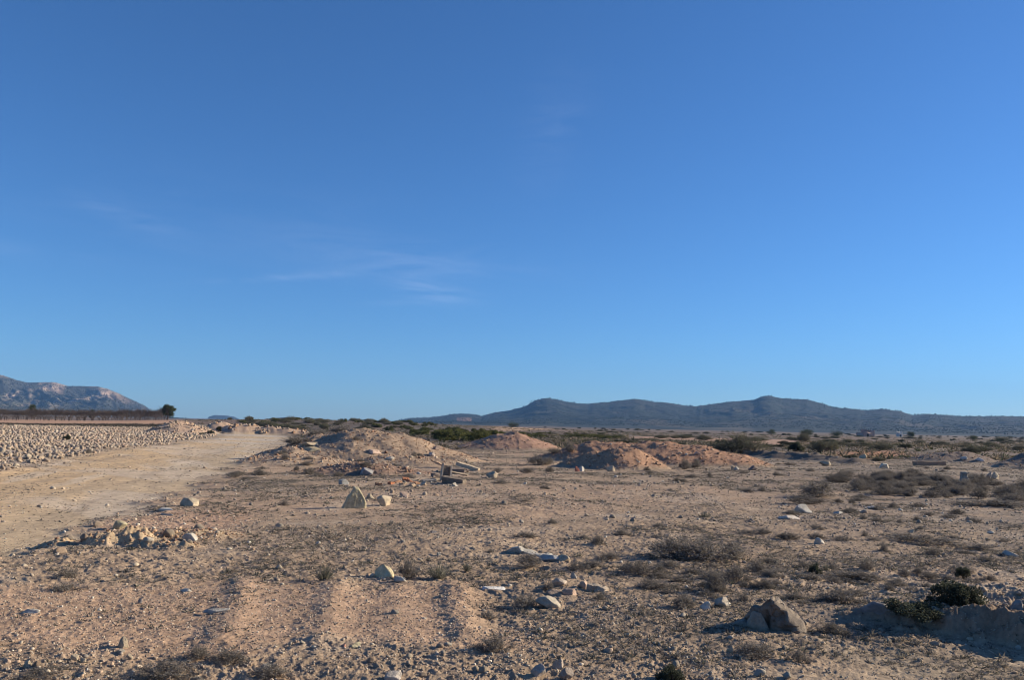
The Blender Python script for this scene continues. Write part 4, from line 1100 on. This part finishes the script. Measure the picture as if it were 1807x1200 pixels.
rock(1460, 823, 22, 9, CREAM, "flat cream rock on the pale stones right of the red heap", 78)
rock(1330, 831, 16, 9, (.24, .18, .15), "dark brown rock beside the small white stone group", 79)
rock(1300, 831, 9, 8, WHITE, "white stone at the tail of the long red heap", 80)
rock(1294, 829, 7, 7, CREAM, "cream stone at the tail of the long red heap", 81)
rock(1026, 832, 11, 9, WHITE, "white rock at the left foot of the pointed gravel heap", 82)
rock(1019, 833, 9, 10, (.40, .16, .11), "brick red block next to the white rock", 83)
rock(1078, 833, 15, 11, CREAM, "cream rock standing at the front foot of the pointed gravel heap", 84)
rock(1115, 790, 8, 7, WHITE, "white stone on the summit of the pointed gravel heap", 85)
rock(1230, 803, 14, 6, (.55, .38, .28), "pale pink stone on the slope of the long red heap", 86)
rock(1758, 846, 16, 13, CREAM, "group of upright pale stones right of the standing stone", 87, rough=.3)
rock(1748, 846, 10, 13, GREY, "dark stone leaning on the upright pale stones at right", 88)
rock(868, 843, 20, 11, CREAM, "pair-like cream rock left of centre beyond the flat", 89)
rock(770, 795, 16, 8, (.40, .30, .24), "brown block on the right shoulder of the broad mound", 90)
rock(762, 806, 12, 8, (.46, .36, .28), "small block below the brown block on the broad mound", 91)
rock(686, 812, 22, 6, (.60, .50, .38), "flat pale stone low on the broad mound", 92)
rock(660, 803, 24, 9, (.46, .33, .25), "reddish rock in the middle of the broad mound", 93)
rock(645, 838, 26, 12, (.34, .31, .29), "grey block lying on the dark gravel spread", 94)
rock(605, 857, 18, 11, (.36, .34, .31), "pointed grey rock at the front of the dark gravel spread", 95)
rock(548, 798, 34, 9, (.38, .30, .19), "yellowish clod on the road side of the broad mound", 96)
rock(545, 788, 30, 7, (.34, .27, .19), "tan clod above the yellowish one on the broad mound", 97)
rock(1525, 810, 14, 8, (.50, .42, .28), "bright cream rock beside the orange soil patch", 98)
rock(1562, 827, 18, 9, (.56, .50, .40), "pale rock at the near side of the orange soil", 99)
rock(1730, 815, 14, 7, (.55, .52, .50), "whitish rock between the long block and the dark heap", 100)
rock(1703, 812, 12, 6, (.55, .48, .42), "small pale rock just right of the long pale block", 101)
# standing stone, colour darkened for its shaded front
wedge_rock(1705, 858, 17, 25, (.25, .225, .19), "standing stone like a stump among the grey shrubs at right", 110, "rock", [(0, -.05), (1, -.05), (.86, .45), (.75, .72), (.72, 1.0), (.3, .98), (.2, .6)], .8, rot=-.2)

# boulders heaped on the two far berms
BB = []
for i in range(8):
    V, F = rockV(rng, 2, rng.uniform([.85, .65, .55], [1.2, 1, .95]), 10, .12); BB.append(mkmesh("boulder", V, F, M_ROCK, [(.38, .27, .19), (.31, .24, .18), (.38, .31, .24), (.38, .23, .14)][i % 4]))
for k, n, lb, gr in (('K', 60, "pinkish boulder heaped on the berm left of the road gap", "boulders on the left berm"), ('M', 75, "tan boulder heaped on the berm right of the road gap", "boulders on the right berm")):
    c_ = 0; m = 0
    while m < n:
        h = HEAPS[k][rng.integers(0, 2)]; x = h[0] + rng.uniform(-1, 1) * h[2]; y = h[1] + rng.uniform(-1, 1) * h[3]
        if heap(np.array([x]), np.array([y]), h)[0] < .15: continue
        s = rng.uniform(.12, .27); o = obj("boulder", BB[rng.integers(0, 8)], (x, y, gz(x, y) + s * .2), 0, s); o.rotation_euler = (rng.normal(0, .4), rng.normal(0, .4), rng.uniform(0, 6.28))
        tag(o, lb, "boulder", gr); m += 1

# ------------------------------------------------------------------ building rubble
def boxV(a, b, c, seed, chip=.02, n=5):
    """box a x b x c, corners chipped, centred on x, y, sitting on z=0"""
    V, F = ICO[3]; V = V.copy(); d = V / np.abs(V).max(1)[:, None]; d = d * np.array([a / 2, b / 2, c / 2])
    rr = np.random.default_rng(seed)
    m = min(a, b, c); d += (np.stack([vn(d[:, 0] + k * 9, d[:, 1] + d[:, 2], m * .8, seed + k) for k in range(3)], 1) - .5) * chip * 2
    d[:, 2] += c / 2; return d, F

def gridbox(a, b, c, seed, chip=.012, k=7):
    V = []; F = []; off = 0
    t = np.linspace(-1, 1, k)
    for ax_ in range(3):
        for sg in (-1, 1):
            A, B = np.meshgrid(t, t); q = np.zeros((k * k, 3)); q[:, ax_] = sg; q[:, (ax_ + 1) % 3] = A.ravel(); q[:, (ax_ + 2) % 3] = B.ravel()
            i = (np.arange(k - 1)[:, None] * k + np.arange(k - 1)[None]).ravel(); f = np.stack([i, i + 1, i + k + 1, i + k], 1)
            if sg < 0: f = f[:, ::-1]
            V.append(q); F.append(f + off); off += k * k
    V = np.concatenate(V); F = np.concatenate(F); V = V * [a / 2, b / 2, c / 2]
    n3 = np.stack([vn(V[:, 0] * 1.1 + j * 3, V[:, 1] * 1.3 + V[:, 2] * 1.7, max(a, b, c) * .13, seed + j) for j in range(3)], 1) - .5
    V = V + n3 * 2 * chip; V[:, 2] += c / 2; return V, F

def slab(px, py, dims, rot, col, label, seed, name="concrete_slab", cat="rubble", lift=0.0):
    col = np.array(col) * [.95, .86, .74]; V, F = gridbox(*dims, seed, .02); x, y, z = at(px, py); o = obj(name, mkmesh(name, V, F, M_CONC, np.array(col)), (x, y, z + lift)); o.rotation_euler = rot; return tag(o, label, cat)

CONC_LIT = (.46, .37, .28); CONC_SHADE = (.17, .145, .12)  # one concrete twice: pale for the sunlit edges, dark for the shaded recess
bx_, by_, bz_ = at(785, 852)
e = obj("concrete_channel", None, (bx_, by_ + .1, bz_ - .03)); e.rotation_euler = (-.25, .13, .26); e.scale = (.86, .86, .86)
tag(e, "upright broken channel block with two edges coloured pale as sunlit, tallest piece of rubble", "rubble")
for nm, dm, lc, cl in (("web", (.24, .045, .60), (0, .07, 0), CONC_SHADE), ("flange", (.045, .20, .62), (-.142, 0, 0), CONC_LIT), ("flange", (.045, .20, .58), (.142, 0, 0), CONC_LIT)):
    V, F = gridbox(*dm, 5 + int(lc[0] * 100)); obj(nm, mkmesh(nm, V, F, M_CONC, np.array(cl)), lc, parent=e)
slab(800, 856, (.62, .22, .19), (.1, .12, -.35), (.24, .21, .19), "dark thick beam lying in front of the upright channel block", 21, "concrete_beam")
slab(806, 848, (.62, .30, .03), (.05, .16, -.1), (.42, .35, .28), "thin board lying on the dark thick beam", 22, "wooden_board", lift=.19)
slab(804, 860, (.20, .10, .06), (.2, .5, -.6), (.58, .54, .48), "white wedge shaped fragment below the dark beam", 23)
slab(776, 849, (.36, .2, .05), (.1, 0, .1), (.48, .40, .30), "flat tan slab at the left foot of the channel block", 24)
slab(758, 852, (.36, .26, .08), (.08, -.1, .3), (.38, .35, .32), "grey flat slab left of the tan slab", 25)
slab(770, 843, (.3, .2, .12), (0, .1, .5), (.30, .26, .24), "dull block tucked behind the tan slab", 26)
slab(825, 830, (.95, .16, .13), (.05, .22, -.5), (.52, .45, .36), "long pale beam sloping down to the right behind the rubble", 27, "concrete_beam", lift=.06)
slab(800, 833, (.75, .4, .14), (.1, .02, .1), (.26, .22, .20), "dark slab lying behind the channel block", 28)
slab(775, 826, (.4, .12, .06), (0, .35, -.3), (.50, .36, .27), "pale plank end sticking up left above the channel block", 29, "wooden_board", lift=.12)
slab(808, 838, (.5, .1, .05), (0, .12, -.4), (.44, .36, .28), "narrow batten between the channel block and long pale beam", 30, "wooden_board")
for i, (px, py) in enumerate([(690, 856), (702, 854), (712, 857), (722, 852), (735, 856), (727, 860), (716, 848), (668, 858), (748, 858)]):
    slab(px, py, (rng.uniform(.12, .24), .12, .07), (rng.normal(0, .2), rng.normal(0, .2), rng.uniform(0, 3)), [(.46, .22, .14), (.42, .26, .18), (.56, .44, .34)][i % 3], "broken brick in the row along the front of the gravel spread", 40 + i, "broken_brick", "brick")["group"] = "broken bricks by the rubble"
slab(1640, 822, (1.8, .35, .22), (0, 0, .25), (.27, .21, .17), "long low pale block wall among the shrubs on the right plain", 60, "low_wall", "wall")

# ruined house and a pale shed far away
def far_house(px, dist, w, d, h, label, name, col, roof=None):
    dd_ = ray(px, horizon(px)); x = dd_[0] / dd_[1] * dist; z = gz(x, dist); e = obj(name, None, (x, dist, z)); e.rotation_euler = (0, 0, .3)
    V, F = gridbox(w, .35, h, 3, .05); V[:, 2] += (V[:, 2] > h * .8) * (fbm(V[:, 0], V[:, 0] * 0, w * .3, 5, 2) - .6) * h * .9; obj("wall", mkmesh("wall", V, F, M_CONC, np.array(col)), (0, -d / 2, 0), parent=e)
    V, F = gridbox(.35, d, h * 1.1, 4, .05); obj("wall", mkmesh("wall", V, F, M_CONC, np.array(col) * .95), (w / 2, 0, 0), parent=e)
    V, F = gridbox(.35, d, h * .7, 6, .05); obj("wall", mkmesh("wall", V, F, M_CONC, np.array(col) * .95), (-w / 2, 0, 0), parent=e)
    V, F = gridbox(w * .55, .35, h * 1.25, 7, .05); obj("wall", mkmesh("wall", V, F, M_CONC, np.array(col) * .9), (w * .2, d / 2, 0), parent=e)
    V, F = gridbox(1.1, .1, h * .5, 8, .02); obj("doorway_shade", mkmesh("doorway_shade", V, F, M_CONC, np.array((.05, .04, .035))), (-w * .12, -d / 2 - .2, 0), parent=e)  # dark slab on the wall stands in for the opening's shade
    if roof:
        V, F = gridbox(w * 1.08, d * 1.1, .16, 9, .02); o = obj("roof", mkmesh("roof", V, F, M_CONC, np.array(roof)), (0, 0, h * .98), parent=e); o.rotation_euler = (.22, 0, 0)
    return tag(e, label, "house")
far_house(1527, 430, 6.5, 5, 3.0, "small roofless ruined house of pinkish stone on the far plain", "ruined_house", (.48, .33, .27))
far_house(1587, 560, 2.6, 2.4, 2.8, "tiny pale hut on the far plain right of the ruined house", "hut", (.60, .56, .50), (.5, .46, .42))

# ------------------------------------------------------------------ air
V = np.array([[x, y, z] for x in (-7200, 7200) for y in (-60, 7300) for z in (-9, 420)], float)
V[:, 1] = np.where(V[:, 1] < 0, -7000, V[:, 1])
F = np.array([(0, 1, 3, 2), (4, 6, 7, 5), (0, 4, 5, 1), (2, 3, 7, 6), (0, 2, 6, 4), (1, 5, 7, 3)])
mh = bpy.data.materials.new("haze"); mh.use_nodes = True; t = mh.node_tree; t.nodes.clear()
out = t.nodes.new("ShaderNodeOutputMaterial"); pv = t.nodes.new("ShaderNodeVolumePrincipled")
pv.inputs['Color'].default_value = (.25, .52, 1.0, 1); pv.inputs['Density'].default_value = 7.2e-5; pv.inputs['Anisotropy'].default_value = 0.0
t.links.new(pv.outputs[0], out.inputs['Volume'])
tag(obj("haze", mkmesh("haze", V, F, mh)), kind="stuff")
